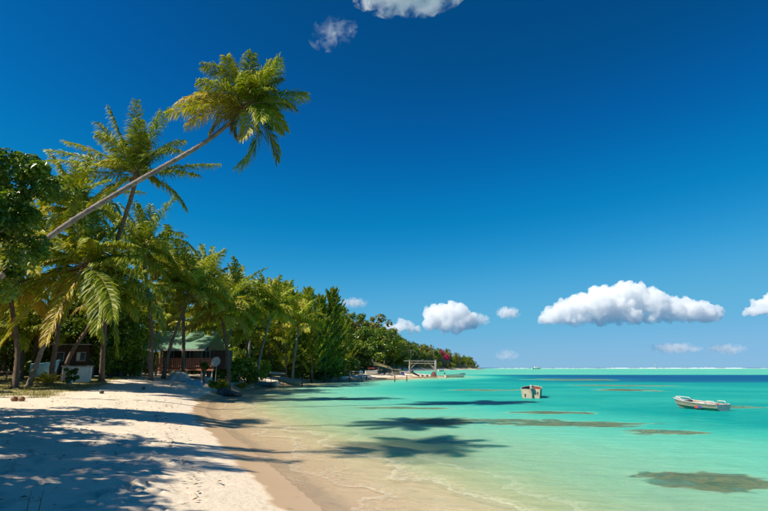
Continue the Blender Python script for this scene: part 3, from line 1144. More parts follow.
for i, (lab, px, D, H, cw, ch, mt, _) in enumerate(near_trees):
    place_tree('broadleaf_tree', lab, 'tree', gnd(px, D),
               tree_parts(H, cw, ch, 64, 120 if D < 60 else 80, .16 if D < 60 else .24, 100 + i, mt, .18, .3, clr=(.6, 1.15)), rz=i)


# inland trees left of the view
gi = random.Random(3)
inland = {}
for i in range(22):
    x, y = -34 - 9 * (i % 3) - gi.uniform(0, 6), 2 + 8.5 * (i // 3) + gi.uniform(-2, 2)
    if x > -.82 * y - 4 and y > 8:
        x = -.82 * y - gi.uniform(5, 12)
    k = i % 2
    lab = 'leafy shade tree inland, beyond the left edge of the view' if k else 'dark shade tree inland, beyond the left edge of the view'
    if k not in inland:
        inland[k] = place_tree('broadleaf_tree', lab, 'tree', (x, y, gz(x, y)), tree_parts(9 + k, 8.5, 6.5, 60, 70, .27, 500 + k, 'broad_mid' if k else 'broad', .22, .3, clr=(.7, 1.2)), rz=i, group='shade trees inland')
    else:
        c = copy_tree(inland[k])
        c.location = (x, y, gz(x, y))
        c.rotation_euler.z = i * 1.9
        c.scale = (gi.uniform(.85, 1.2),) * 3

# feathery casuarinas
def casuarina(H, seed, w=2.6):
    g = np.random.default_rng(seed)
    n = 74
    V, T = [], []
    for i in range(n):
        u = (i + .5) / n
        z = H * (.12 + .83 * u)
        az = i * 2.4 + g.uniform(-.4, .4)
        ln = (w * (1 - u) ** .6 + .55) * g.uniform(.75, 1.25)
        d = nrm(np.array((math.cos(az), math.sin(az), .55 + .9 * u)) + g.normal(0, .12, 3))
        st = np.array((0, 0, z))
        m = 62
        t = g.uniform(.15, 1, m)[:, None]
        bend = np.array((-.12, 0, .35))
        c = st + d * ln * t + bend * (t ** 2) * ln * .5
        q = nrm(d + bend * t + g.normal(0, .33, (m, 3)) + np.array((0, 0, .1)))
        L_ = g.uniform(.28, .62, (m, 1)) * (1.1 - .4 * t)
        sd_ = nrm(np.cross(q, g.normal(0, 1, (m, 3)))) * .055
        c = c + g.normal(0, .16, (m, 3)) * (1.1 - t)
        V.append(np.stack([c - sd_, c + sd_, c + q * L_ + sd_ * .3, c + q * L_ - sd_ * .3], 1).reshape(-1, 3))
        T.append(np.repeat(np.clip(.38 + g.normal(0, .12) + g.normal(0, .12, m), 0, 1), 4))
    V = np.concatenate(V)
    me = build_mesh('crown', V, np.arange(len(V)).reshape(-1, 4), {'tone': np.concatenate(T)}, False, [M['needle']])
    mb = MB()
    mb.tube([(0, 0, -.3), (.05, 0, H * .4), (0, .05, H * .8), (0, 0, H * .98)], [.2, .14, .07, .02], 8)
    for k in range(8):
        z = H * g.uniform(.2, .7)
        a = g.uniform(0, 6.28)
        mb.tube([(0, 0, z), (math.cos(a) * 1.1, math.sin(a) * 1.1, z + 1.2)], [.06, .02], 5)
    return me, mb


cas = [casuarina(11.5, 3), casuarina(12.5, 4, 3.0), casuarina(10, 5, 2.4)]
crow = [(243, 84, 276 + 12, 1), (256, 90, 288, 0), (280, 92, 284, 2), (292, 96, 292, 0), (306, 100, 288, 1), (318, 104, 297, 2), (331, 106, 289, 0), (338, 112, 306, 1),
        (268, 104, 292, 1), (300, 112, 298, 2), (346, 122, 316, 0), (312, 88, 312, 2), (325, 94, 318, 0), (286, 84, 308, 1)]
first = {}
for i, (px, D, topy, k) in enumerate(crow):
    p = gnd(px, D)
    need = at(px, topy, D)[2] - p[2]
    me, mb = cas[k]
    if k not in first:
        root = thing('casuarina_tree', '', 'tree', tuple(p), i * 1.3, 'feathery casuarinas along the shore')
        mb.build('trunk', M['bark'], root, True)
        link('crown', me, root)
        first[k] = root
    else:
        root = copy_tree(first[k])
        root.location = tuple(p)
        root.rotation_euler.z = i * 1.3
    s = need / (11.5, 12.5, 10)[k]
    root.scale = (s * 1.05, s * 1.05, s)
    root['label'] = ['feathery casuarina tree rising above the palms behind the drawn-up canoes', 'feathery casuarina tree in the upright row at the bend of the shore',
                     'shorter feathery casuarina tree at the water side of the row'][0 if px < 300 else (1 if D > 95 else 2)]
    if px == 331:
        root['label'] = 'tallest casuarina of the bend, its two thin tips against the sky'

# hillside forest on the headland
protos = []
kinds = [('olive', 'rounded olive-brown tree on the wooded headland slope', 9, 8.5, 7.6), ('broad_mid', 'bright green rounded tree on the wooded headland slope', 8.5, 8.0, 7),
         ('broad', 'dark green dense tree on the wooded headland slope', 9.5, 8.4, 8), ('olive', 'tall narrow olive tree on the wooded headland slope', 11, 5.4, 9.6),
         ('broad_mid', 'low spreading green tree on the wooded headland slope', 7, 9, 5.6), ('needle', 'yellowish feathery tree on the wooded headland slope', 10, 6, 8.6)]
for i, (mt, lab, H, cw, ch) in enumerate(kinds):
    me, mb = tree_parts(H, cw, ch, 46, 62, .34, 300 + i, mt, .2, .25, clr=(.7, 1.35))
    protos.append((me, mb, lab, H))
made = {}
g = random.Random(12)
count = 0
cand = []
for k in range(4200):
    y = 108 + 800 * g.random() ** 1.15
    px = g.uniform(322, 486)
    x = (px - 384) / 512 / 1.02 * y
    cand.append((x, y))
cx = np.array([c[0] for c in cand])
cyy = np.array([c[1] for c in cand])
cS = shore_dist(cx, cyy)
cZ = terrain(cx, cyy, cS, False)
placed = []
for x, y, s_, z in zip(cx, cyy, cS, cZ):
    if s_ < (10.5 if y < 160 else 5.5) or s_ > (48 if y < 330 else 62):
        continue
    gap = 4.7 + y * .005
    if s_ > 38:
        gap *= 1.25
    if any((x - a) ** 2 + (y - b) ** 2 < gap * gap for a, b in placed):
        continue
    placed.append((x, y))
    far = sstep(520, 900, y)
    k = g.choices(range(6), (5, 3, 3, 2, 2, 2) if y > 180 else (4, 3, 2, 3, 2, 3))[0]
    sc_ = g.uniform(.75, 1.18) * (1 + .08 * float(1 - sstep(190, 300, y)))
    if s_ < 9:
        sc_ *= .62
    if k not in made:
        me, mb, lab, H = protos[k]
        root = thing('hillside_tree', lab, 'tree', (x, y, z - .1), 0, 'trees covering the headland')
        mb.build('trunk', M['bark'], root, True)
        link('crown', me, root)
        made[k] = root
    else:
        root = copy_tree(made[k])
        root.location = (x, y, z - .1)
    root.rotation_euler = (0, 0, g.uniform(0, 6.28))
    root.scale = (sc_ * g.uniform(.9, 1.15), sc_, sc_ * g.uniform(.85, 1.15))
    zpx = 384 + 512 * x / y * 1.02
    zone = ('behind the white rack' if zpx < 362 else 'above the red-topped boat' if zpx < 382 else 'behind the white barge' if zpx < 405 else
            'seen through the boat lift' if zpx < 430 else 'near the magenta blossom' if zpx < 450 else 'at the tip of the headland')
    root['label'] = protos[k][2].replace('on the wooded headland slope', ('low ' if cS is None else '') + ('at the shore ' if s_ < 25 else 'up the slope ' if s_ < 60 else 'on the ridge ') + zone)
    count += 1
    if count >= 299:
        break
0 and print('BINS', np.histogram([384+512*a/b*1.02 for a,b in placed],12,(320,490)), [round(max([0]+[gz(a,b) for a,b in placed if q*50<b<q*50+50])) for q in range(20)])
print('hill trees', count, 'farthest', max(b for a, b in placed))


# understorey bushes that close the view under the crowns
bush = []
for k in range(4):
    g2 = random.Random(50 + k)
    cs = [(g2.uniform(-1.6, 1.6), g2.uniform(-1.2, 1.2), g2.uniform(.3, 2.5)) for _ in range(26)]
    V, F, t = leaf_cloud(cs, [g2.uniform(.45, .8) for _ in cs], 70, .17, 400 + k)
    me = build_mesh('foliage', V, F, {'tone': t}, False, [M['broad_mid']])
    mb = MB()
    for q in range(6):
        c = cs[q]
        mb.tube([(c[0] * .1, c[1] * .1, -.15), (c[0] * .5, c[1] * .5, c[2] * .5), c], [.05, .04, .015], 5)
    bush.append((me, mb))
bspots = [(-8, 52), (14, 50), (34, 60), (56, 56), (70, 52), (98, 54), (112, 49), (122, 52), (126, 56), (138, 63), (108, 62), (222, 62), (236, 64), (248, 66), (258, 72),
          (240, 84), (252, 90), (266, 84), (282, 92), (296, 90), (308, 92), (318, 96), (328, 98), (336, 104), (344, 112), (352, 118), (86, 58), (44, 48), (24, 56), (150, 64),
          (216, 74), (206, 72), (192, 72), (170, 70), (272, 104), (290, 106), (312, 108)]
bdone = {}
blabs = ['dark leafy bush under the palms left of the house', 'bushy undergrowth shrub behind the palms right of the house', 'green shrub at the foot of the casuarina row']
for i, (px, D) in enumerate(bspots):
    k = i % 4
    if k not in bdone:
        root = thing('bush', '', 'bush', tuple(gnd(px, D)), i, 'bushes closing the view under the trees')
        bush[k][1].build('stems', M['bark'], root, True)
        link('foliage', bush[k][0], root)
        bdone[k] = root
    else:
        root = copy_tree(bdone[k])
        root.location = tuple(gnd(px, D))
        root.rotation_euler.z = i * 1.7
    root['label'] = blabs[0 if px < 160 else (1 if px < 290 else 2)]
    q = random.uniform(.85, 1.3) * (1.25 if D > 80 else 1)
    root.scale = (q * 1.15, q, q)

# ------------------------------------------------------------------ house on stilts
M['roof'] = worn('green_roof_sheet', (.21, .38, .26), (.30, .47, .34), 3, .5, .1)
M['red_board'] = worn('reddish_board', (.52, .20, .11), (.38, .14, .08), 9, .7, stretch=(1, 1, 4))
M['house_wall'] = worn('dark_plank_wall', (.085, .045, .032), (.05, .03, .022), 6, .8, stretch=(1, 1, 5))
M['white_paint'] = worn('white_paint', (.74, .73, .69), (.58, .57, .52), 5, .6, .15)
M['pale_post'] = worn('pale_post', (.42, .40, .36), (.30, .28, .24), 6, .8)
M['window_glass'] = worn('window_glass', (.03, .04, .045), (.02, .025, .03), 3, .12, 0)
M['concrete'] = worn('weathered_concrete', (.36, .34, .31), (.24, .23, .21), 5, .9)


def hx(px, py=None, D=56):
    return at(px, py if py is not None else 368, D)


hb = gnd(180, 56)
house = thing('beach_house', 'low stilted beach house with green metal roof and reddish veranda railing', 'house', tuple(hb))
hz = hb[2]


def hp(px, py, dy=0.0):
    """house-local point from a pixel on the veranda front plane (56 m), pushed back dy"""
    p = at(px, py, 56)
    return np.array((p[0] - hb[0], dy, p[2] - hz))


xl, xr = hp(153, 368)[0], hp(214, 368)[0]
zd = hp(180, 368.8)[2]
zr = hp(180, 358.3)[2]
ze = hp(180, 349)[2]
for k in range(int((xr - xl) / .6)):
    MB().box((xl + .3 + k * .6, 1.1, zd - .03), (.585, 2.4, .06)).build('deck_board', M['red_board'], house, bevel=.004)
MB().box(((xl + xr) / 2, -.115, zd - .10), (xr - xl, .05, .17)).build('deck_beam', M['red_board'], house)
for px in (156, 171, 186.5, 202, 212):
    x = hp(px, 370)[0]
    MB().box((x, .05, (zd - .12 - .3) / 2 - .05), (.14, .14, zd - .1 + .3)).build('stilt', M['concrete'], house)
for px in (147.5, 154.5, 170.5, 186, 200.5, 213.5):
    x = hp(px, 360)[0]
    MB().box((x, -.02, (zd + ze) / 2), (.11, .11, ze - zd)).build('veranda_post', M['pale_post'] if px < 150 else M['house_wall'], house)
MB().box(((xl + xr) / 2, -.09, zr), (xr - xl, .10, .06)).build('rail', M['red_board'], house)
MB().box(((xl + xr) / 2, -.09, zd + .14), (xr - xl, .05, .07)).build('rail', M['red_board'], house)
n = 30
for k in range(n):
    x = xl + .12 + (xr - xl - .24) * k / (n - 1)
    MB().box((x, -.055, (zd + zr) / 2 + .03), (.145 if k % 5 else .11, .022, zr - zd - .16)).build('railing_board', M['red_board'], house)
hw = 2.35
MB().box(((xl + xr) / 2 + .2, hw + 1.3, (zd + ze) / 2 - .02), (xr - xl + .5, 2.5, ze - zd - .05)).build('wall', M['house_wall'], house)
for px, w in ((160, 9), (178, 7), (198.5, 8)):
    c = hp(px, 355)
    wdw = MB().box((c[0], hw + .07, c[2]), (w * .11, .06, 1.0)).build('window', M['window_glass'], house)
    f = MB()
    for sx in (-1, 1):
        f.box((c[0] + sx * w * .055, hw + .03, c[2]), (.07, .06, 1.14))
        f.box((c[0], hw + .032, c[2] + sx * .53), (w * .11 + .06, .06, .07))
    f.box((c[0], hw + .034, c[2]), (.04, .05, 1.0))
    f.build('window_frame', M['pale_post'], wdw)
c = hp(188.5, 359)
MB().box((c[0], hw + .06, zd + 1.0), (.85, .07, 1.98)).build('door', M['wood'], house)
# roof: ribbed sheets on the slope that faces the beach, and the back slope
x0, x1 = hp(142, 349)[0], hp(208, 349)[0]
run, rise = 2.9, 2.0
nsh = 10
for side_ in (0, 1):
    for k in range(nsh):
        wv = (x1 - x0) / nsh
        vs, fs = [], []
        m = 24
        for j in range(m + 1):
            u = j / m
            x = x0 + (k + u) * wv
            hgt = .035 * (1 if j % 4 in (1, 2) else 0) + .004 * k % 3
            for (yy, zz) in ((-.75, 0), (run * .55, rise * .62), (run, rise)):
                y_ = yy if side_ == 0 else 2 * run - yy
                vs.append((x * 1.0, y_, ze - .05 + zz * 1.0 + hgt + (yy < 0) * 0))
        for j in range(m):
            for q in range(2):
                a_ = j * 3 + q
                fs.append((a_, a_ + 3, a_ + 4, a_ + 1) if side_ == 0 else (a_ + 1, a_ + 4, a_ + 3, a_))
        mb = MB()
        mb.add(vs, fs)
        o = mb.build('roof_sheet', M['roof'], house)
        so = o.modifiers.new('thick', 'SOLIDIFY')
        so.thickness = .02
MB().box(((x0 + x1) / 2, -.80, ze - .12), (x1 - x0, .04, .17)).build('fascia_board', M['pale_post'], house)
MB().tube([(x0, run, ze + rise + .02), (x1, run, ze + rise + .02)], .10, 8).build('ridge_cap', M['roof'], house, True)
for k in range(4):
    MB().box((hp(149, 370)[0], -.55 - .28 * (3 - k) + .4, zd * (k + .5) / 4.4), (1.0, .28, .05)).build('step', M['wood'], house)
c = hp(149.5, 358)
g_ = MB()
for k in range(6):
    g_.box((c[0] - .28 + k * .11, .03, zd + .75), (.035, .03, 1.35))
for k in range(5):
    g_.box((c[0], .06, zd + .18 + k * .28), (.62, .025, .035))
g_.build('lattice_panel', M['white_paint'], house)

# pale gatepost left of the house
p = gnd(140, 53)
tag(MB().box((0, 0, .85), (.42, .34, 1.9)).box((0, 0, 1.83), (.5, .42, .07)).build('gatepost', M['concrete'], None, loc=tuple(p), bevel=.02),
    'square grey concrete gatepost just left of the house', 'post')

# satellite dish
p = gnd(216, 53.5)
dish = thing('satellite_dish', 'round whitish satellite dish beside the right end of the veranda', 'satellite dish', tuple(p))
zc = at(216, 362, 53.5)[2] - p[2]
rm = Matrix.Rotation(R(-14), 3, 'Z') @ Matrix.Rotation(R(76), 3, 'X')
vs, fs = [], []
for i in range(6):
    for k in range(24):
        a = 2 * math.pi * k / 24
        r_ = .5 * i / 5 + .005
        vs.append(rm @ Vector((r_ * math.cos(a), r_ * math.sin(a), .45 * r_ * r_)) + Vector((0, 0, zc)))
for i in range(5):
    for k in range(24):
        k2 = (k + 1) % 24
        fs.append((i * 24 + k, i * 24 + k2, i * 24 + 24 + k2, i * 24 + 24 + k))
mb = MB()
mb.add(vs, fs)
o = mb.build('dish', M['white_paint'], dish, True)
so = o.modifiers.new('thick', 'SOLIDIFY')
so.thickness = .02
MB().tube([(0, .12, -.2), (0, .12, zc - .05)], .035, 8).build('pole', M['pale_post'], dish, True)
mb = MB()
mb.tube([rm @ Vector((0, -.45, .1)) + Vector((0, 0, zc)), rm @ Vector((0, -.12, .62)) + Vector((0, 0, zc))], .018, 6)
mb.box(rm @ Vector((0, -.1, .64)) + Vector((0, 0, zc)), (.09, .09, .12))
mb.build('feed_arm', M['pale_post'], dish)


# tarpaulin-covered heap, upturned dinghy, crate
def heap(name, label, cat, pos, size, mat_, seed, n=18, ridge=.25):
    V = []
    g = np.random.default_rng(seed)
    u = np.linspace(-1, 1, n)
    X, Y = np.meshgrid(u, u)
    r_ = np.sqrt(X ** 2 + Y ** 2)
    Z = np.clip(1 - r_ ** 2.2, 0, 1) ** .6 * (1 + ridge * fbm(X * 2.3, Y * 2.3, 3, seed)) - .06
    th = np.arctan2(Y, X)
    k = 1 + .12 * fbm(np.cos(th) * 2 + 4, np.sin(th) * 2, 2, seed + 1)
    V = np.stack([X * size[0] / 2 * k, Y * size[1] / 2 * k, Z * size[2]], -1).reshape(-1, 3)
    i = np.arange((n - 1) * n).reshape(n - 1, n)[:, :-1].ravel()
    F = np.stack([i, i + 1, i + 1 + n, i + n], 1)
    me = build_mesh(name, V, F, None, False, [mat_])
    o = link(name, me, None, tuple(pos), (0, 0, seed))
    return tag(o, label, cat)


M['tarp'] = worn('grey_white_tarp', (.50, .50, .47), (.34, .37, .38), 2.5, .6, .3)
M['blue_paint'] = worn('sun_bleached_blue', (.10, .30, .42), (.20, .42, .50), 3, .55)
M['cream_paint'] = worn('cream_paint', (.56, .48, .32), (.44, .36, .22), 3, .6)
h1 = heap('covered_heap', 'large heap under a grey-white tarpaulin in front of the veranda', 'tarpaulin heap', gnd(179, 50.5), (2.5, 1.6, .85), M['tarp'], 5)
h1.rotation_euler.z = .1


# ------------------------------------------------------------------ hulls
def hull_parts(L, B, Hf, root, mat_out, mat_in, bow=.42, flare=.82, draft=.12, rail=None, benches=(), plank=None, loc_z=0, transom=True, sheer=.22, tmat=None, box=False):
    """open boat: bow towards +x, waterline at z = 0"""
    n, m = 15, 6
    st = []
    for i in range(n):
        u = i / (n - 1)
        wf = (1 - max(0, (u - .45) / .55) ** 2.2) ** .8 if u > .45 else .9 + .1 * u / .45
        hw_ = B / 2 * max(wf, .015)
        top = Hf + sheer * Hf * (u ** 2) * 1.6
        row = []
        rise_ = draft * 1.6 * max(0, (u - .7) / .3) ** 2
        for j in range(m + 1):
            v = j / m
            w = hw_ * (flare * (1 - (1 - v) ** 2.6) + (1 - flare) * v)
            if box and j:
                w = hw_ * (.86 + .14 * v)
            z = -draft + rise_ * (1 - v) + (top + draft) * v ** 1.25
            row.append((-L / 2 + L * (u * (1 - .10 * (1 - v) * (u > .8) * (u - .8) / .2)), w, z + loc_z))
        st.append(row)

    def shell(off):
        vs, fs = [], []
        for row in st:
            left = [(x, -max(w - off, 0), z + (off if k < m else 0)) for k, (x, w, z) in enumerate(row)]
            right = [(x, max(w - off, 0), z + (off if k < m else 0)) for k, (x, w, z) in enumerate(row)]
            vs += left[::-1] + right[1:]
        q = 2 * m + 1
        for i in range(n - 1):
            for j in range(q - 1):
                a = i * q + j
                fs.append((a, a + 1, a + q + 1, a + q))
        return vs, fs, q
    vs, fs, q = shell(0)
    mb = MB()
    mb.add(vs, [f[::-1] for f in fs])
    mb.add([vs[k] for k in range(q)], [tuple(range(q))[::-1]])
    mb.build('hull', mat_out, root, True)
    vs2, fs2, _ = shell(.035)
    mb = MB()
    mb.add([(x + .02 if i < q else x, y, z) for i, (x, y, z) in enumerate(vs2)], fs2)
    mb.add([(vs2[k][0] + .03, vs2[k][1], vs2[k][2]) for k in range(q)], [tuple(range(q))])
    mb.build('inner_hull', mat_in, root, True)
    for sg in (-1, 1):
        mb = MB()
        mb.tube([(r_[m][0], sg * r_[m][1], r_[m][2]) for r_ in st], .035, 6)
        mb.build('gunwale', rail or mat_out, root, True)
        if plank:
            for v in (2, 4):
                mb = MB()
                mb.tube([(r_[v][0], sg * (r_[v][1] + .004), r_[v][2]) for r_ in st], .016, 5)
                mb.build('strake', plank, root, True)
    if transom:
        t0 = st[0]
        mb = MB()
        ys_ = [-r_[1] * .99 for r_ in t0[::-1]] + [r_[1] * .99 for r_ in t0[1:]]
        zs_ = [r_[2] for r_ in t0[::-1]] + [r_[2] for r_ in t0[1:]]
        k = len(ys_)
        V_ = [(-L / 2 - .03, a, b) for a, b in zip(ys_, zs_)] + [(-L / 2 + .015, a, b) for a, b in zip(ys_, zs_)]
        mb.add(V_, [tuple(range(k))[::-1], tuple(range(k, 2 * k))] + [(a, (a + 1) % k, k + (a + 1) % k, k + a) for a in range(k)])
        mb.build('transom', tmat or mat_out, root)
    for u in benches:
        i = int(u * (n - 1))
        r_ = st[i]
        MB().box((r_[m][0], 0, loc_z + Hf * .68), (.26, r_[m][1] * 1.86, .04)).build('bench', mat_in, root, bevel=.005)
    return st


def outboard(root, x, y, z, mat_c, tilt=0):
    b_ = MB().box((x - .08, y, z + .30), (.34, .24, .34), taper=.8).build('outboard_motor', mat_c, root, bevel=.05)
    l_ = MB()
    l_.box((x - .04, y, z - .12), (.13, .09, .62))
    l_.box((x - .06, y, z - .42), (.34, .10, .10))
    l_.box((x + .06, y, z + .08), (.10, .20, .22))
    l_.build('motor_leg', M['grey_metal'], b_, bevel=.01)
    h_ = MB()
    h_.tube([(x + .06, y, z + .22), (x + .5, y + .05, z + .26)], .02, 6)
    h_.build('tiller', M['black'], b_)
    return b_


M['grey_metal'] = worn('dull_aluminium', (.42, .43, .42), (.30, .31, .31), 4, .45, .1, metal=.3)
M['black'] = worn('black_plastic', (.02, .02, .022), (.035, .035, .035), 4, .5, .1)
M['plank_hull'] = worn('sun_worn_hull', (.34, .30, .19), (.17, .20, .15), 2.2, .7, .3, .8, (1, 1, 3))
M['pale_hull'] = worn('pale_worn_hull', (.58, .50, .36), (.42, .34, .24), 2.6, .7, .3)
M['boat_in'] = worn('boat_inside', (.40, .31, .25), (.26, .21, .18), 3, .8)
M['dark_red'] = worn('dark_red_inside', (.16, .06, .05), (.09, .04, .035), 4, .8)
M['silver'] = worn('silver_paint', (.46, .48, .46), (.30, .34, .34), 3, .4)
M['red'] = worn('red_paint', (.55, .06, .05), (.40, .05, .04), 3, .5)
M['blue'] = worn('blue_paint', (.05, .08, .35), (.04, .06, .25), 3, .5)
M['navy'] = worn('navy_cover', (.03, .04, .10), (.02, .03, .06), 3, .7)

# moored skiff on the right
ps, pb = onz(724, 411.0, 0), None
hd = nrm(np.array((-.36, .93, 0)))
LB = 3.3
cpos = ps + hd * LB / 2
boat = thing('skiff', 'moored open skiff with silver gunwales and weathered tan and green plank sides', 'boat', (cpos[0], cpos[1], .0), math.atan2(hd[1], hd[0]))
stn = hull_parts(LB, 1.35, .37, boat, M['plank_hull'], M['boat_in'], rail=M['silver'], benches=(.2, .45, .66), plank=M['silver'], tmat=M['silver'], sheer=.38)
mb = MB()
dk = [(r_[6][0], r_[6][1] * .97, r_[6][2] + .012) for r_ in stn[10:]]
V_ = [(x, -y, z) for x, y, z in dk] + dk
mb.add(V_, [(i, i + 1, 5 + i + 1, 5 + i) for i in range(4)])
o = mb.build('bow_deck', M['silver'], boat, True)
so = o.modifiers.new('t', 'SOLIDIFY')
so.thickness = .03
mb = MB()
mb.tube([(.75, -.42, .50), (.85, -.40, .64), (1.3, -.2, .68), (1.45, 0, .70), (1.3, .2, .68), (.85, .4, .64), (.75, .42, .50)], .022, 7)
mb.build('bow_rail', M['white_paint'], boat, True)
mb = MB()
for sg in (-1, 1):
    mb.tube([(-1.5, sg * .5, .36), (-1.42, sg * .48, .53), (-1.0, sg * .5, .55), (-.85, sg * .54, .38)], .02, 7)
mb.build('stern_rail', M['white_paint'], boat, True)
# round red and blue badge on the port side
r_ = stn[5]
for nm, c_, dx_ in (('red_badge', 'red', .10), ('blue_badge', 'blue', -.13)):
    x = r_[4][0] + dx_
    MB().box((x, r_[4][1] + .012, r_[4][2] - .02), (.20, .03, .17)).build(nm, M[c_], boat, bevel=.01)
    MB().box((x, -r_[4][1] - .012, r_[4][2] - .02), (.20, .03, .17)).build(nm, M[c_], boat, bevel=.01)
MB().box((-.5, .2, .30), (.32, .28, .24)).build('bait_box', M['white_paint'], boat, bevel=.02)
MB().box((-1.0, -.22, .26), (.3, .3, .2)).build('fuel_tank', M['red'], boat, bevel=.03)

# moored boat seen from its stern
ps = onz(531, 398.2, 0)
hd = nrm(np.array((.33, .95, 0)))
LB = 3.9
cpos = ps + hd * LB / 2
boat = thing('motorboat', 'small cream boat moored stern-on with a grey outboard and dark red inside', 'boat', (cpos[0], cpos[1], 0), math.atan2(hd[1], hd[0]))
hull_parts(LB, 1.72, .74, boat, M['pale_hull'], M['dark_red'], rail=M['cream_paint'], benches=(.3, .6), flare=.7, sheer=.12, tmat=M['pale_hull'], box=True)
outboard(boat, -LB / 2 - .10, -.08, .62, M['grey_metal'])
MB().box((-LB / 2 - .035, .45, .22), (.02, .10, .26)).build('drain_bracket', M['black'], boat)
MB().box((-LB / 2 - .036, -.56, .42), (.02, .08, .22)).build('cleat_plate', M['black'], boat)
MB().box((-LB / 2 + .45, .45, .62), (.4, .4, .3)).build('locker_box', M['navy'], boat, bevel=.03)
MB().box((-LB / 2 + .4, -.5, .66), (.25, .3, .24)).build('red_can', M['red'], boat, bevel=.03)

# boats pulled up on the land


def canoe(name, label, pos, L, B, H_, yaw, mo, mi_, roll=0, pitch=0, rail=None, benches=(.3, .6), cat='boat', zup=None):
    root = thing(name, label, cat, tuple(pos), 0)
    root.location.z += (H_ * .35 if zup is None else zup)
    root.rotation_euler = (roll, pitch, yaw)
    hull_parts(L, B, H_, root, mo, mi_, rail=rail, benches=benches)
    return root


p = gnd(291, 70)
canoe('wooden_canoe', 'long tan wooden canoe drawn up and tilted on the grass right of the shelter', p + np.array((0, 0, .42)), 3.6, .75, .5, R(-22), M['pale_hull'], M['silver'], .3, .20)
canoe('dinghy', 'small white dinghy seen end-on on the grass under the boat shelter', gnd(276, 68), 2.2, 1.0, .5, R(-70), M['white_paint'], M['boat_in'])
canoe('dinghy', 'pale teal dinghy on the grass left of the white one', gnd(266, 70), 2.6, 1.0, .42, R(170), M['blue_paint'], M['boat_in'])
canoe('dinghy', 'small upturned cream and blue dinghy on the sand before the veranda', gnd(196, 48.5), 1.5, .75, .42, R(8), M['blue_paint'], M['cream_paint'], math.pi, 0, rail=M['cream_paint'], benches=(), zup=.36)
canoe('dinghy', 'faded blue boat hull behind the slanting palm trunk', gnd(45, 42), 1.9, 1.1, .95, R(35), M['blue_paint'], M['boat_in'])
canoe('dinghy', 'low white boat lying on the far beach left of the white rack', gnd(340, 103), 2.8, 1.1, .5, R(6), M['white_paint'], M['silver'])
rb = canoe('dinghy', 'white boat with a red canopy pulled up on the far beach', gnd(372.5, 122), 3.3, 1.3, .65, R(12), M['white_paint'], M['silver'])
mb = MB()
for sx in (-.9, .3):
    for sy in (-.5, .5):
        mb.tube([(sx, sy, .6), (sx, sy, 1.25)], .03, 6)
mb.build('canopy_pole', M['pale_post'], rb)
MB().box((-.3, 0, 1.28), (1.6, 1.25, .12), taper=.8).build('canopy', M['red'], rb, bevel=.03)

# boat shelter with a pale sagging sheet
p = gnd(273, 73)
sh_ = thing('boat_shelter', 'rough pole shelter with a pale sagging sheet roof behind the drawn-up boats', 'shelter', tuple(p))
for sx, sy, h_ in ((-1.3, -.8, 1.8), (1.2, -.8, 1.5), (-1.2, 1, 2.0), (1.3, 1, 1.8), (0, -.85, 1.75)):
    mb = MB()
    mb.tube([(sx, sy, -.2), (sx * 1.03, sy, h_)], [.05, .04], 6)
    mb.build('pole', M['wood'], sh_)
u = np.linspace(-1, 1, 9)
X, Y = np.meshgrid(u, u)
Zr = 1.72 - .12 * X + .10 * Y + .16 * fbm(X * 1.6, Y * 1.6, 2, 4) - .12 * (1 - X ** 2) * (1 - Y ** 2)
V = np.stack([X * 1.6, Y * 1.15, Zr], -1).reshape(-1, 3)
i = np.arange(72).reshape(8, 9)[:, :-1].ravel()
o = link('sheet_roof', build_mesh('sheet_roof', V, np.stack([i, i + 1, i + 10, i + 9], 1), None, False, [M['tarp']]), sh_)
so = o.modifiers.new('t', 'SOLIDIFY')
so.thickness = .03

# white shed, cabin behind, potted shrub
M['shed'] = worn('shed_whitewash', (.76, .79, .79), (.60, .65, .66), 2, .7, .15)
p = gnd(78, 42)
sd_ = thing('white_shed', 'low whitewashed concrete block store behind the bushy palm', 'shed', tuple(p), R(24))
MB().box((0, 0, .54), (1.95, 1.3, 1.2)).build('wall', M['shed'], sd_, bevel=.015)
MB().box((0, 0, 1.185), (2.12, 1.45, .09)).build('roof_slab', M['concrete'], sd_, bevel=.01)
MB().box((-.6, -.665, .55), (.62, .03, .95)).build('door', M['pale_post'], sd_)
p = gnd(76, 47)
cb = thing('cabin', 'brown timber cabin glimpsed behind the white store', 'cabin', tuple(p), R(5))
for k in range(11):
    MB().box((0, -.01 * (k % 2), .2 + k * .24), (3.0, 2.4, .235)).build('wall_plank', M['house_wall'], cb)
for x, cc in ((-.9, 'dark_red'), (.9, 'white_paint')):
    w_ = MB().box((x, -1.235, 1.75), (.7, .05, .7)).build('window', M['window_glass'], cb)
    MB().box((x - .2, -1.27, 1.75), (.26, .02, .66)).build('curtain', M[cc], w_)
    f = MB()
    for sx in (-1, 1):
        f.box((x + sx * .36, -1.26, 1.75), (.06, .05, .8))
        f.box((x, -1.258, 1.75 + sx * .37), (.72, .05, .06))
    f.build('window_frame', M['pale_post'], w_)
MB().box((0, 0, 2.80), (3.5, 3.0, .1)).build('roof', M['grey_metal'], cb)


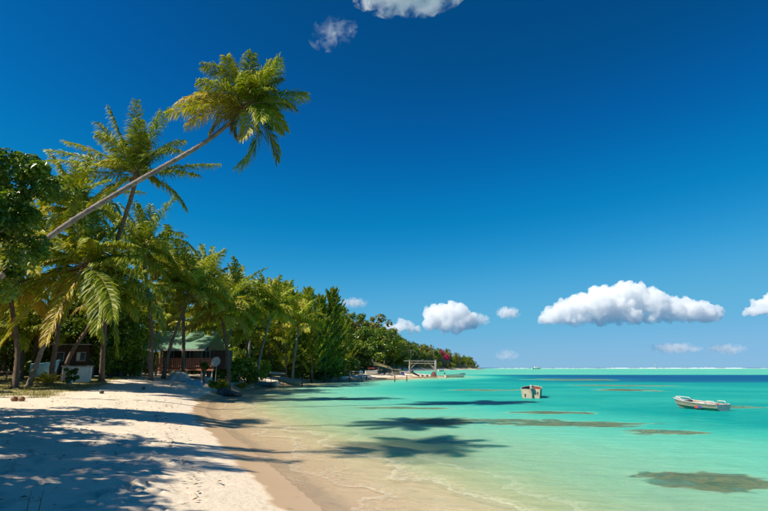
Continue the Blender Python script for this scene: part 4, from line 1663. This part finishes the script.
def shrub(name, label, pos, r, h_, mat_, seed, n=14, per=60, leaf=.09, pot=None, trunk_h=0.0):
    g2 = random.Random(seed)
    root = thing(name, label, 'shrub', tuple(pos))
    cs = [(g2.uniform(-r, r) * .7, g2.uniform(-r, r) * .7, trunk_h + .15 + g2.uniform(.1, 1) * h_) for _ in range(n)]
    V, F, t = leaf_cloud(cs, [r * .38 * g2.uniform(.8, 1.2) for _ in cs], per, leaf, seed)
    link('foliage', build_mesh('foliage', V, F, {'tone': t}, False, [M[mat_]]), root)
    mb = MB()
    for q in range(4):
        c = cs[q]
        mb.tube([(0, 0, -.1), (c[0] * .3, c[1] * .3, max(trunk_h, c[2] * .5)), c], [.045 if not trunk_h else .09, .03 if not trunk_h else .07, .01], 5)
    mb.build('stem', M['bark'], root)
    if pot:
        MB().tube([(0, 0, 0), (0, 0, .42)], [.2, .27], 14).build('pot', M[pot], root, True)
    return root


shrub('potted_shrub', 'dark shrub in a white pot before the white store', gnd(71, 39.5), .5, 1.0, 'broad', 5, pot='white_paint')
shrub('small_tree', 'thin dark-leaved sapling standing in front of the veranda', gnd(204.5, 50), .48, .9, 'broad', 6, trunk_h=1.1)
shrub('croton_shrub', 'glowing yellow-orange shrub above the dark rock pile', gnd(224, 51.5), .8, .75, 'yellow_leaf', 7, n=16, leaf=.12)
shrub('green_shrub', 'small yellow-green shrub left of the rock pile', gnd(214, 50), .45, .5, 'broad_mid', 8)
shrub('yellow_shrub', 'pale yellow low plant on the grass right of the rocks', gnd(243, 60), .9, .3, 'yellow_leaf', 9)
shrub('red_shrub', 'dark green shrub at the left end of the veranda steps', gnd(136, 51), .8, 1.5, 'broad_mid', 10, n=20)
MB_ = MB().box((0, 0, .3), (.7, .5, .6)).box((0, 0, .62), (.76, .56, .05))
tag(MB_.build('storage_crate', M['blue_paint'], None, loc=tuple(gnd(209, 54)), bevel=.02), 'faded teal crate on the ground below the veranda corner', 'crate')

# dark rocks
M['rock'] = worn('dark_lava_rock', (.15, .125, .11), (.06, .052, .048), 4, .9, .8, .8)
g = random.Random(8)
for k in range(22):
    px = 221 + 22 * g.random()
    D = 47.5 + g.uniform(-1.5, 1.5)
    p = gnd(px, D)
    r_ = g.uniform(.16, .36)
    lvl = g.choice((0, 0, .22)) if 225 < px < 239 else 0
    mb = MB()
    mb.ball((0, 0, 0), r_, 8, 6, (1.2, 1, .75), .16, k)
    o = mb.build('rock', M['rock'], None, loc=(p[0], p[1], p[2] + r_ * .4 + lvl), rot=(0, 0, k))
    tag(o, 'dark rock in the low pile at the top of the beach' if lvl == 0 else 'dark rock lying on top of the low pile', 'rock', 'rocks of the dark pile right of the house')

# fence rail at far left
p = gnd(2, 40)
fe = thing('rail_fence', 'low dark timber rail fence at the left edge under the palms', 'fence', tuple(p))
for k in range(5):
    MB().box((-2.4 + k * .95, 0, .35), (.09, .09, .95)).build('post', M['wood'], fe)
for z in (.42, .72):
    MB().box((-.5, -.06, z), (4.0, .04, .10)).build('rail', M['wood'], fe)

# posts
for px, py0, D, h_, lab in ((302.5, 376, 74, 1.35, 'short dark post at the foot of the tan canoe'), (394.6, 382, None, .95, 'left of two dark posts in the water before the barge'),
                            (406.6, 381.6, None, .95, 'right one of two dark posts in the water before the barge'), (349.6, 381.8, None, .7, 'short dark post in the shallows under the left leg of the white rack'),
                            (361.6, 381.8, None, .7, 'short dark post in the shallows below the right leg of the white rack'), (366.2, 380, None, .7, 'slightly farther dark post in the shallows right of the white rack')):
    if D is None:
        q = onz(px, py0, 0)
        p = np.array((q[0], q[1], gz(q[0], q[1]) - .2))
        h_ = h_ + .2 - p[2]
    else:
        p = gnd(px, D)
    mb = MB()
    mb.tube([(0, 0, -.2), (.02, 0, h_ * .5), (.03, .01, h_)], [.12, .11, .10], 8)
    tag(mb.build('wooden_post', M['rock'], None, True, loc=tuple(p)), lab, 'post')

# white rack on the far beach
p = gnd(356.5, 103)
fr_ = thing('drying_rack', 'white two-bar pole rack standing on the far beach', 'rack', tuple(p))
for x in (-1.3, 1.2):
    mb = MB()
    mb.tube([(x, 0, -.3), (x, 0, 1.95)], .055, 8)
    mb.build('upright', M['white_paint'], fr_, True)
for z in (1.9, 1.2):
    mb = MB()
    mb.tube([(-1.3, 0, z), (1.2, 0, z)], .045, 8)
    mb.build('crossbar', M['white_paint'], fr_, True)
h2 = heap('white_bag', 'white bundle hanging over the right end of the frame', 'bundle', p + np.array((.85, 0, 1.62)), (.9, .5, .42), M['white_paint'], 9)

# ------------------------------------------------------------------ jetty with its gantry, barge and boats
DJ = 133


def jp(px, py, D=DJ):
    return at(px, py, D)


M['grey_wood'] = worn('grey_jetty_wood', (.36, .34, .31), (.22, .21, .19), 4, .8)
p = onz(422, 377.6, 0)
DJ = p[1]
org = jp(422, 377.6)
gt = thing('boat_lift', 'grey timber boat lift frame with two curved bare arms above the water', 'boat lift', (org[0], DJ, 0))


def jl(px, py, dy=0):
    q = jp(px, py)
    return (q[0] - org[0], dy, q[2])


for dy in (0, 2.4):
    for px in (409.6, 436):
        mb = MB()
        b_ = jl(px, 378, dy)
        t_ = jl(px, 360.5, dy)
        mb.tube([(b_[0], dy, -1.6), (t_[0], dy, t_[2])], .12, 8)
        mb.build('post', M['grey_wood'], gt, True)
    for py in (360.8, 363.2):
        a_, b_ = jl(404 if py < 362 else 409, py, dy), jl(437.2, py + .4, dy)
        mb = MB()
        mb.tube([a_, b_], .075, 7)
        mb.build('beam', M['grey_wood'], gt)
    for a_, b_ in (((410, 369), (418.5, 361.5)), ((435.6, 369), (428.5, 362))):
        mb = MB()
        mb.tube([jl(*a_, dy + .16), jl(*b_, dy + .16)], .09, 6)
        mb.build('brace', M['grey_wood'], gt)
for px in (409.6, 423, 436):
    a_ = jl(px, 360.8, 0)
    mb = MB()
    mb.tube([(a_[0], -.2, a_[2] + .24), (a_[0], 2.6, a_[2] + .24)], .09, 6)
    mb.build('cross_beam', M['grey_wood'], gt)
for cx_ in (411.2, 434.3):
    pts = [jl(cx_ + dx_, py, 1.2) for dx_, py in ((-8.2, 355.5), (-6, 352.2), (-3, 350.3), (0, 349.6), (3, 350.3), (6, 352.6), (8.2, 356.5))]
    mb = MB()
    mb.tube(pts, .022, 6)
    mb.tube([jl(cx_, 349.6, 1.2), jl(cx_, 361, 1.2)], .03, 6)
    mb.build('curved_arm', M['grey_wood'], gt, True)
# floating platform under the lift
q = onz(424, 378, 0)
pf = thing('floating_platform', 'low tan floating platform beneath the boat lift', 'pontoon', (q[0], q[1] + .8, 0))
for k in range(8):
    MB().box((-2.9 + k * .83, 0, .30), (.80, 1.8, .10)).build('plank', M['pale_hull'], pf)
for y in (-.7, .7):
    MB().box((0, y, .10), (6.5, .3, .30)).build('float', M['cream_paint'], pf, bevel=.05)
for px, lab in ((422.4, 'left one of two small dark buoys on the tan platform'), (427.2, 'right one of two small dark buoys on the tan platform')):
    mb = MB()
    mb.ball((0, 0, 0), .26, 9, 7, (1.2, 1, .8))
    tag(mb.build('buoy', M['black'], None, True, loc=((px - 384) / 512 / 1.024 * q[1] + .0, q[1] + .3, .56)), lab, 'buoy')
mb = MB()
mb.tube([(-.95, 0, 1.1), (-.3, 0, .65), (.9, 0, .1)], [.32, .24, .14], 8)
mb.ball((-1.0, 0, 1.15), .42, 9, 7, (1.1, .8, .9))
tag(mb.build('outboard_motor', M['black'], None, True, loc=tuple(at(416, 375.6, q[1]) * np.array((1, 1, 0)) + np.array((0, .2, .35)))), 'tilted black outboard motor by the left post of the boat lift', 'motor')
o = heap('net_pile', 'dark reddish heap of nets at the foot of the right lift post', 'net heap', at(434, 377, q[1]) * np.array((1, 1, 0)) + np.array((0, .8, .38)), (1.5, 1.1, 1.2), M['dark_red'], 12)

# barge with cabin frame
q = onz(400, 378.0, 0)
bg = thing('work_barge', 'white flat work barge with beige cabin frame moored by the sand spit', 'barge', (q[0], q[1] + .9, 0), R(3))
MB().box((0, 0, .30), (5.8, 2.2, .62), taper=1.04).build('hull', M['white_paint'], bg, bevel=.06)
MB().box((0, 0, .64), (5.9, 2.3, .06)).build('deck', M['cream_paint'], bg)
for x in (-1.9, -.1):
    for y in (-.85, .85):
        MB().box((x, y, 1.35), (.1, .1, 1.4)).build('cabin_post', M['cream_paint'], bg)
MB().box((-1.0, 0, 2.06), (2.3, 2.0, .10)).build('cabin_roof', M['cream_paint'], bg)
MB().box((-1.0, .1, 1.1), (1.5, 1.2, .85)).build('cabin_box', M['pale_hull'], bg, bevel=.03)
mb = MB()
mb.tube([(.2, -1.0, 1.5), (2.8, -1.0, 1.45)], .035, 6)
for x in (.2, 1.5, 2.8):
    mb.tube([(x, -1.0, .66), (x, -1.0, 1.5)], .035, 6)
mb.build('railing', M['white_paint'], bg)
o = heap('blue_tarpaulin', 'crumpled blue-violet tarpaulin on the deck of the white barge', 'tarpaulin', np.array((q[0] + .55, q[1] + .75, .69)), (1.5, 1.0, .85), M['blue'], 15)

# white motorboat right of the lift
q = onz(455.5, 377.2, 0)
mbt = thing('motorboat', 'white motorboat with dark raised bow afloat right of the boat lift', 'boat', (q[0], q[1], 0), R(8))
hull_parts(5.6, 1.9, .55, mbt, M['white_paint'], M['silver'], rail=M['navy'], benches=(.25, .5), sheer=.5)
outboard(mbt, -2.9, 0, .75, M['black'])
MB().box((1.9, 0, .98), (1.4, 1.0, .12), taper=.7).build('bow_cover', M['navy'], mbt, bevel=.03)
q = onz(441.5, 371.5, 0)
canoe('dinghy', 'tiny white boat far across the bay above the floating platform', (q[0], q[1], -.1), 4.2, 1.8, .8, R(20), M['white_paint'], M['silver'])

# sail boat and launch near the reef
q = onz(656, 369.15, 0)
sb = thing('sailing_boat', 'distant sailing boat with a tall white sail on the horizon', 'sailing boat', (q[0], q[1], 0), R(60))
sc_ = q[1] / 620
hull_parts(9 * sc_, 2.6 * sc_, .9 * sc_, sb, M['white_paint'], M['boat_in'], benches=())
hm_ = 9.2 * sc_
mb = MB()
mb.tube([(0, 0, .3), (0, 0, hm_)], .12 * sc_, 6)
mb.build('mast', M['grey_metal'], sb)
mb = MB()
n_ = 8
vs, fs = [], []
for i in range(n_ + 1):
    u = i / n_
    z = 1.3 * sc_ + (hm_ - 1.6 * sc_) * u
    for v in (0, .5, 1):
        vs.append((-.1 - v * 3.6 * sc_ * (1 - u), .5 * sc_ * math.sin(v * math.pi) * (1 - u), z))
for i in range(n_):
    for k in range(2):
        a_ = i * 3 + k
        fs.append((a_, a_ + 1, a_ + 4, a_ + 3))
mb.add(vs, fs)
mb.build('sail', M['white_paint'], sb, True)
q = onz(536.5, 368.95, 0)
lb = thing('launch', 'distant white launch with a cabin on the horizon', 'boat', (q[0], q[1], 0), R(12))
k_ = q[1] / 700
hull_parts(13 * k_, 3.4 * k_, 1.2 * k_, lb, M['white_paint'], M['silver'], benches=())
MB().box((-.5 * k_, 0, 2.0 * k_), (5 * k_, 2.4 * k_, 1.5 * k_), taper=.85).build('cabin', M['white_paint'], lb, bevel=.05)

# surf on the outer reef
M['foam'] = worn('surf_foam', (.85, .86, .86), (.75, .79, .80), .05, .9)
V, F = [], []
g2 = np.random.default_rng(3)
Ys = 1500
xs_ = np.arange(250, 2300, 6.0)
hh = np.clip(fbm(xs_ / 90, xs_ * 0 + 2, 3, 90) * 1.4 + .9, 0.05, 2.4) * (1 + .4 * g2.uniform(-1, 1, len(xs_)))
yy = Ys + 60 * fbm(xs_ / 400, xs_ * 0, 2, 91)
V = np.concatenate([np.stack([xs_, yy - 14, xs_ * 0 - .1], 1), np.stack([xs_, yy - 3, hh], 1), np.stack([xs_, yy + 14, xs_ * 0 - .1], 1)])
n_ = len(xs_)
i = np.arange(n_ - 1)
F = np.concatenate([np.stack([i, i + 1, i + 1 + n_, i + n_], 1), np.stack([i + n_, i + n_ + 1, i + 2 * n_ + 1, i + 2 * n_], 1)])
o = link('reef_surf', build_mesh('reef_surf', V, F, None, True, [M['foam']]))
tag(o, 'thin white line of surf breaking on the outer reef', kind='stuff')

# low rocky point at the tip of the headland
a_, b_ = onz(462, 369.35, 0), onz(484, 369.2, 0)
V, n_ = [], 60
t = np.linspace(0, 1, n_)
line = a_[None] * (1 - t[:, None]) + b_[None] * t[:, None]
g3 = np.random.default_rng(8)
hh = (1.5 - .9 * t) * (1 + .35 * g3.uniform(-1, 1, n_))
V = np.concatenate([line + np.array((0, -4, -.3)), line + np.array((0, -2, 0)) + hh[:, None] * UP, line + np.array((0, 3, 0)) + hh[:, None] * .8 * UP, line + np.array((0, 6, -.3))])
i = np.arange(n_ - 1)
F = np.concatenate([np.stack([i + k * n_, i + 1 + k * n_, i + 1 + (k + 1) * n_, i + (k + 1) * n_], 1) for k in range(3)])
M['brown_rock'] = worn('brown_shore_rock', (.26, .20, .15), (.15, .12, .09), .4, .9)
tag(link('rocky_point', build_mesh('rocky_point', V, F, None, False, [M['brown_rock']])), 'low brown rocky spit running out from the headland tip', kind='structure')

# bougainvillea on the headland
for px, py, D, w_ in ((440.5, 353.5, 590, 5.5), (446.5, 357.0, 600, 5)):
    q = at(px, py, D)
    zg = gz(q[0], q[1])
    root = thing('bougainvillea', 'magenta flowering tree on the headland ridge' if px < 445 else 'lower magenta flowering bush on the headland slope', 'flowering tree', (q[0], q[1], zg))
    hgt = max(q[2] - zg, 3)
    g2 = random.Random(int(px))
    cs = [(g2.gauss(0, w_ * .33), g2.gauss(0, 2), hgt + g2.gauss(0, 1.5)) for _ in range(26)]
    V, F, t = leaf_cloud(cs, [1.6] * 26, 50, .45, int(px))
    link('blossom_crown', build_mesh('blossom_crown', V, F, {'tone': t}, False, [M['magenta']]), root)
    mb = MB()
    for c in cs[:5]:
        mb.tube([(0, 0, -.3), (c[0] * .4, c[1] * .4, c[2] * .6), c], [.22, .15, .05], 6)
    mb.build('trunk', M['bark'], root, True)

# ------------------------------------------------------------------ people on the far beach
M['skin'] = worn('skin', (.30, .17, .11), (.26, .15, .10), 6, .6, .05)
M['cloth_dark'] = worn('dark_cloth', (.04, .03, .035), (.06, .045, .05), 6, .9, .2)
M['cloth_orange'] = worn('orange_cloth', (.55, .20, .10), (.45, .16, .08), 6, .9, .2)
M['hair'] = worn('dark_hair', (.02, .015, .012), (.03, .02, .015), 12, .6, .3)


def person(label, pos, yaw, joints, rad, top_mat, short_mat):
    """joints: dict of points; body grown with the Skin modifier"""
    root = thing('person', label, 'person', tuple(pos), yaw)
    names = list(joints)
    E = [('pelvis', 'chest'), ('chest', 'neck'), ('neck', 'head'), ('head', 'crown')]
    for s_ in 'LR':
        E += [('pelvis', 'hip' + s_), ('hip' + s_, 'knee' + s_), ('knee' + s_, 'ankle' + s_), ('ankle' + s_, 'toe' + s_),
              ('chest', 'sh' + s_), ('sh' + s_, 'el' + s_), ('el' + s_, 'wr' + s_), ('wr' + s_, 'hand' + s_)]
    me = bpy.data.meshes.new('body')
    me.from_pydata([joints[k] for k in names], [(names.index(a), names.index(b)) for a, b in E], [])
    o = link('body', me, root)
    o.modifiers.new('skin', 'SKIN')
    if not me.skin_vertices:
        bpy.context.view_layer.objects.active = o
    for k, sv in zip(names, me.skin_vertices[0].data):
        r_ = rad[k.rstrip('LR')] if k.rstrip('LR') in rad else .05
        sv.radius = (r_, r_)
        sv.use_root = k == 'pelvis'
    o.modifiers.new('sub', 'SUBSURF').levels = 2
    o.modifiers['sub'].render_levels = 2
    me.materials.append(M['skin'])
    J = {k: Vector(v) for k, v in joints.items()}
    mb = MB()
    mb.tube([J['pelvis'], J['pelvis'].lerp(J['chest'], .5), J['chest'], J['chest'].lerp(J['neck'], .5)], [.165, .155, .185, .11], 12)
    mb.build('shirt', top_mat, root, True)
    mb = MB()
    mb.tube([J['pelvis'] + Vector((0, 0, .08)), J['pelvis'] - Vector((0, 0, .08))], [.165, .18], 12)
    for s_ in 'LR':
        mb.tube([J['hip' + s_], J['hip' + s_].lerp(J['knee' + s_], .8)], [.11, .095], 10)
    mb.build('shorts', short_mat, root, True)
    mb = MB()
    mb.ball(J['crown'] + Vector((0, .025, -.055)), .115, 10, 8, (1, 1.08, .95))
    mb.build('hair', M['hair'], root, True)
    return root


RAD = dict(pelvis=.14, chest=.15, neck=.055, head=.09, crown=.075, hip=.10, knee=.06, ankle=.042, toe=.035, sh=.06, el=.042, wr=.03, hand=.038)
stand = dict(pelvis=(0, 0, .95), chest=(0, .02, 1.28), neck=(0, 0, 1.5), head=(0, -.02, 1.6), crown=(0, -.01, 1.70))
for s_, q in (('L', -1), ('R', 1)):
    stand.update({'hip' + s_: (q * .10, 0, .88), 'knee' + s_: (q * .12, -.03, .48), 'ankle' + s_: (q * .12, .02, .09), 'toe' + s_: (q * .14, -.14, .04),
                  'sh' + s_: (q * .19, .01, 1.40), 'el' + s_: (q * .26, .04, 1.12), 'wr' + s_: (q * .25, -.05, .88), 'hand' + s_: (q * .24, -.09, .78)})
sit = dict(pelvis=(0, 0, .14), chest=(0, -.08, .46), neck=(0, -.10, .68), head=(0, -.14, .78), crown=(0, -.14, .88))
for s_, q in (('L', -1), ('R', 1)):
    sit.update({'hip' + s_: (q * .11, -.02, .14), 'knee' + s_: (q * .16, -.38, .44), 'ankle' + s_: (q * .14, -.62, .09), 'toe' + s_: (q * .15, -.80, .05),
                'sh' + s_: (q * .19, -.10, .60), 'el' + s_: (q * .25, -.26, .42), 'wr' + s_: (q * .14, -.42, .46), 'hand' + s_: (q * .08, -.50, .46)})


def spot(px, D):
    return gnd(px, D)


person('person in dark clothes standing on the far beach by the red-topped boat', spot(378.6, 122), R(30), stand, RAD, M['cloth_dark'], M['cloth_dark'])
person('person in an orange top sitting on the sand spit near the barge', spot(389, 130), R(-20), sit, RAD, M['cloth_orange'], M['cloth_dark'])
person('person in dark clothes sitting on the far beach between the red-topped boat and the spit', spot(384.4, 126), R(10), sit, RAD, M['cloth_dark'], M['cloth_dark'])

# ------------------------------------------------------------------ small things on the sand and grass
g = random.Random(21)
for px, py, lab in ((14, 401, 'left one of two brown coconuts at the edge of the grass'), (21.3, 401, 'right one of two brown coconuts at the edge of the grass'),
                    (143.5, 389.5, 'dark old coconut husk on the sand before the house'), (101.5, 393.5, 'dark coconut husk on the sand below the grass'),
                    (171, 386, 'small dark husk high on the beach left of the wet sand')):
    p = ground(px, py)
    mb = MB()
    mb.ball((0, 0, 0), .15 if px < 30 else .13, 10, 8, (1.15, 1, .9), .03, int(px))
    tag(mb.build('coconut', M['coconut'] if px < 30 else M['rock'], None, True, loc=(p[0], p[1], p[2] + .09), rot=(.3, .2, px)), lab, 'coconut')
# sprouting coconut on the grass
p = ground(46, 386)
sp = thing('palm_sprout', 'young yellow coconut sprout on the grass beside the slanting trunk', 'palm seedling', tuple(p))
for k in range(9):
    az = k * 2.4
    el = R(80 - 6 * k)
    d0 = np.array((math.cos(az) * math.cos(el), math.sin(az) * math.cos(el), math.sin(el)))
    me = frond_mesh(d0, nrm(d0 + np.array((0, 0, -.9))), g.uniform(.9, 1.4), np.array((0, 0, .6)), 16, .07, .68, .38, 1.2, 900 + k)
    link('frond', me, sp, (0, 0, .05))
mb = MB()
mb.ball((0, 0, .05), .13, 8, 6)
mb.build('nut', M['coconut'], sp, True)

# fallen leaves and twigs
V, F = [], []
g2 = np.random.default_rng(17)
n_ = 0
for k in range(1700):
    if k < 1000:
        x, y = g2.uniform(-17, -3), g2.uniform(6.5, 34)
    else:
        x, y = g2.uniform(-32, -9), g2.uniform(20, 48)
    V.append((x, y))
V = np.array(V)
sS = shore_dist(V[:, 0], V[:, 1])
V = V[sS > 1.9]
# wrack line left by the last high tide
W = np.stack([g2.uniform(-24, -1, 9000), g2.uniform(6.5, 46, 9000)], 1)
sW = shore_dist(W[:, 0], W[:, 1]) + .5 * fbm(W[:, 0] * .4, W[:, 1] * .4, 2, 31)
W = W[np.abs(sW - 2.7) < .16][:420]
V = np.concatenate([V, W])
zz = terrain(V[:, 0], V[:, 1], None, False)
quad, tone = [], []
for (x, y), z in zip(V, zz):
    a = g2.uniform(0, 6.28)
    l_, w_ = (g2.uniform(.03, .085), g2.uniform(.015, .035)) if g2.random() < .75 else (g2.uniform(.1, .28), .008)
    c_, s_ = math.cos(a), math.sin(a)
    z += .035
    up_ = g2.uniform(.0, .04)
    quad += [(x - c_ * l_, y - s_ * l_, z), (x + s_ * w_, y - c_ * w_, z + up_), (x + c_ * l_, y + s_ * l_, z + up_ * .5), (x - s_ * w_, y + c_ * w_, z + up_)]
me = build_mesh('leaf_litter', quad, np.arange(len(quad)).reshape(-1, 4), None, False, [M['dead']])
tag(link('leaf_litter', me), 'scattered dead leaves and twigs on the sand', kind='stuff')
for px, lab in ((26.5, 'thin dry twig stuck upright in the shaded sand, left of two'), (38.5, 'thin dry twig stuck upright in the shaded sand, right of two')):
    p = ground(px, 510)
    mb = MB()
    mb.tube([(0, 0, -.05), (.01, .01, .12), (.035, 0, .26)], [.006, .005, .003], 5)
    mb.tube([(.01, .01, .12), (-.03, .01, .18)], [.004, .002], 4)
    tag(mb.build('twig', M['bark'], None, loc=tuple(p)), lab, 'twig')
# grass blades under the palms
n_ = 26000
x = g2.uniform(-34, -9, n_)
y = g2.uniform(25, 50, n_)
s_ = shore_dist(x, y)
sl = sstep(26.5, 30.5, y + 1.6 * fbm(x * .4, y * .4, 3, 60)) * sstep(7.2, 9.5, s_ + 1.2 * fbm(x * .5, y * .3, 3, 61)) * (1 - sstep(46, 52, y))
k_ = (sl * (fbm(x * .9, y * .9, 3, 88) + .75) > g2.uniform(.15, 1, n_))
x, y = x[k_], y[k_]
z = terrain(x, y, None, False)
a = g2.uniform(0, 6.28, len(x))
h_ = g2.uniform(.04, .14, len(x))
w_ = .022
B0 = np.stack([x - np.cos(a) * w_, y - np.sin(a) * w_, z], 1)
B1 = np.stack([x + np.cos(a) * w_, y + np.sin(a) * w_, z], 1)
T0 = np.stack([x + g2.normal(0, .04, len(x)), y + g2.normal(0, .04, len(x)), z + h_], 1)
me = build_mesh('grass', np.stack([B0, B1, T0], 1).reshape(-1, 3), np.arange(len(x) * 3).reshape(-1, 3), {'tone': np.repeat(g2.uniform(0, 1, len(x)), 3)}, False, [M['grass']])
tag(link('grass', me), 'thin patchy dry grass under the palms', kind='stuff')


# ------------------------------------------------------------------ clouds
def cloud_mat(name, dens):
    m = bpy.data.materials.new(name)
    m.use_nodes = True
    N, L = m.node_tree.nodes, m.node_tree.links
    N.clear()
    out = N.new('ShaderNodeOutputMaterial')
    v = N.new('ShaderNodeVolumePrincipled')
    v.inputs['Color'].default_value = (1, 1, 1, 1)
    v.inputs['Density'].default_value = dens
    v.inputs['Anisotropy'].default_value = 0
    L.new(v.outputs[0], out.inputs['Volume'])
    return m


M['cloud'] = cloud_mat('cloud_vapour', .022)
M['cloud_veil'] = cloud_mat('veil_cloud_vapour', .006)
M['cloud_wisp'] = cloud_mat('wisp_cloud_vapour', .0035)
M['cloud_thin'] = cloud_mat('thin_cloud_vapour', .007)


def cloud(label, puffs, D, mat_, seed, res=9.0, nz=1.0, depth=.8, ns=42, flat=.9):
    """puffs: (px, py, radius px); rounded heaps merged into one rough-skinned body"""
    g = random.Random(seed)
    k = D / 512
    c0 = at(puffs[0][0], puffs[0][1], D)
    mb = MB()
    for (px, py, r_) in puffs:
        c = at(px, py, D) - c0
        mb.ball(c + np.array((0, g.uniform(-.5, .5) * r_ * k, 0)), r_ * k, 14, 10, (1 if flat > .6 else 1.5, depth * 1.2, flat), 0, 0)
        for q in range(int(5 + r_ * 1.2)):
            a, b = g.uniform(0, 6.28), g.uniform(-.25, 1.35)
            rr = r_ * g.uniform(.22, .5)
            d = np.array((math.cos(a) * math.cos(b), math.sin(a) * math.cos(b) * depth, math.sin(b))) * r_ * .88
            mb.ball(c + d * k, rr * k, 10, 7, (1 if flat > .6 else 1.6, 1, flat), 0, q)
    o = mb.build('cloud', mat_, None, True, loc=tuple(c0))
    rm_ = o.modifiers.new('merge', 'REMESH')
    rm_.mode = 'VOXEL'
    rm_.voxel_size = res
    tx = bpy.data.textures.new('cloud_rough', 'CLOUDS')
    tx.noise_scale = ns
    tx.noise_depth = 6
    dm = o.modifiers.new('rough', 'DISPLACE')
    dm.texture = tx
    dm.texture_coords = 'LOCAL'
    dm.strength = 85 * nz
    dm.mid_level = .5
    return tag(o, label, 'cloud', 'cumulus clouds near the horizon')




def soft_mat(name, dens, lo, hi, sc3, nsc, seed):
    m = bpy.data.materials.new(name)
    m.use_nodes = True
    N, L = m.node_tree.nodes, m.node_tree.links
    N.clear()
    out = N.new('ShaderNodeOutputMaterial')
    v = N.new('ShaderNodeVolumePrincipled')
    v.inputs['Color'].default_value = (1, 1, 1, 1)
    tc = N.new('ShaderNodeTexCoord')
    ln = N.new('ShaderNodeVectorMath')
    ln.operation = 'LENGTH'
    L.new(tc.outputs['Object'], ln.inputs[0])
    mp = N.new('ShaderNodeMapping')
    mp.inputs['Scale'].default_value = sc3
    mp.inputs['Location'].default_value = (seed, seed * .7, 0)
    L.new(tc.outputs['Object'], mp.inputs[0])
    n = noise(N, L, nsc, 6, .62, mp.outputs[0], .7)
    fall = N.new('ShaderNodeMapRange')
    fall.inputs[1].default_value = 1
    fall.inputs[2].default_value = .25
    L.new(ln.outputs['Value'], fall.inputs[0])
    t = math_(N, L, 'MULTIPLY_ADD', fall.outputs[0], .22, n.outputs[0])
    mr = N.new('ShaderNodeMapRange')
    mr.inputs[1].default_value = lo
    mr.inputs[2].default_value = hi
    mr.inputs[4].default_value = dens
    L.new(t, mr.inputs[0])
    L.new(math_(N, L, 'MULTIPLY', mr.outputs[0], math_(N, L, 'GREATER_THAN', fall.outputs[0], 0.001)), v.inputs['Density'])
    L.new(v.outputs[0], out.inputs['Volume'])
    return m


def soft_cloud(label, px, py, w, h, D, dens, lo, hi, seed, nsc=2.2, dep_=.6, tilt=0):
    k = D / 512
    mb = MB()
    mb.ball((0, 0, 0), 1, 20, 14)
    o = mb.build('cloud', soft_mat('soft_cloud', dens, lo, hi, (w / h, dep_ * w / h, 1) if w > h else (1, 1, 1), nsc, seed), None, True, loc=tuple(at(px, py, D)), rot=(0, tilt, 0))
    o.scale = (w * k, w * k * dep_, h * k)
    return tag(o, label, 'cloud', 'soft faint clouds')


soft_cloud('bright ragged cloud cut off by the top edge of the frame', 406, -16, 78, 34, 2400, .028, .56, .74, 3.1, 1.9)
soft_cloud('faint wisp of cloud below the cloud at the top edge', 333, 33, 30, 22, 2400, .0075, .60, .80, 5.6, 1.7, .5, R(-25))
soft_cloud('small faint cloud between the two large cumulus clouds', 508, 313, 13, 7, 4000, .03, .52, .72, 8.2, 1.6)
soft_cloud('faint small pinkish cloud above the headland trees', 354, 303, 15, 6, 4000, .016, .52, .74, 9.4, 1.6)
soft_cloud('faint flat cloud low beside the distant sail', 675, 348, 28, 6, 4000, .009, .54, .74, 1.4, 1.3)
soft_cloud('faint flat cloud low near the right edge', 726, 349, 22, 6, 4000, .009, .54, .74, 12.7, 1.3)
soft_cloud('faint small cloud low over the horizon right of the headland', 507, 355, 12, 6, 4000, .009, .52, .72, 6.8, 1.4)
soft_cloud('pale ragged veil trailing right of the rounded cumulus', 474, 320, 17, 8, 4000, .016, .50, .72, 4.3, 1.6)
DC = 4000
cloud('largest white cumulus, long with a pointed top, over the lagoon at right',
      [(552, 317, 9), (566, 312, 11), (582, 307, 13), (598, 303, 15), (616, 304, 15), (624, 292, 10), (636, 301, 15), (652, 303, 13), (574, 318, 8), (600, 316, 10), (630, 316, 10),
       (656, 313, 9), (672, 309, 10), (688, 310, 10), (704, 312, 9), (716, 313, 7), (668, 302, 6), (545, 320, 5), (690, 303, 5)] + [(548 + 9 * q, 318 - (q > 11), 6.5) for q in range(19)], DC, M['cloud'], 1)
cloud('rounded white cumulus above the tip of the headland', [(438, 318, 12), (450, 314, 12), (462, 318, 12), (430, 324, 7), (445, 324, 9), (458, 325, 9), (470, 323, 7), (454, 308, 6)], DC, M['cloud'], 2)
cloud('small white cumulus peeping over the wooded headland ridge', [(402, 326, 6), (396, 330, 6), (388, 328, 4), (410, 328, 5), (418, 329, 4)], DC, M['cloud'], 3)
cloud('white cumulus cut off by the right edge of the frame', [(758, 309, 8), (770, 306, 11), (784, 304, 13), (800, 308, 10), (748, 313, 4)], DC, M['cloud'], 5)
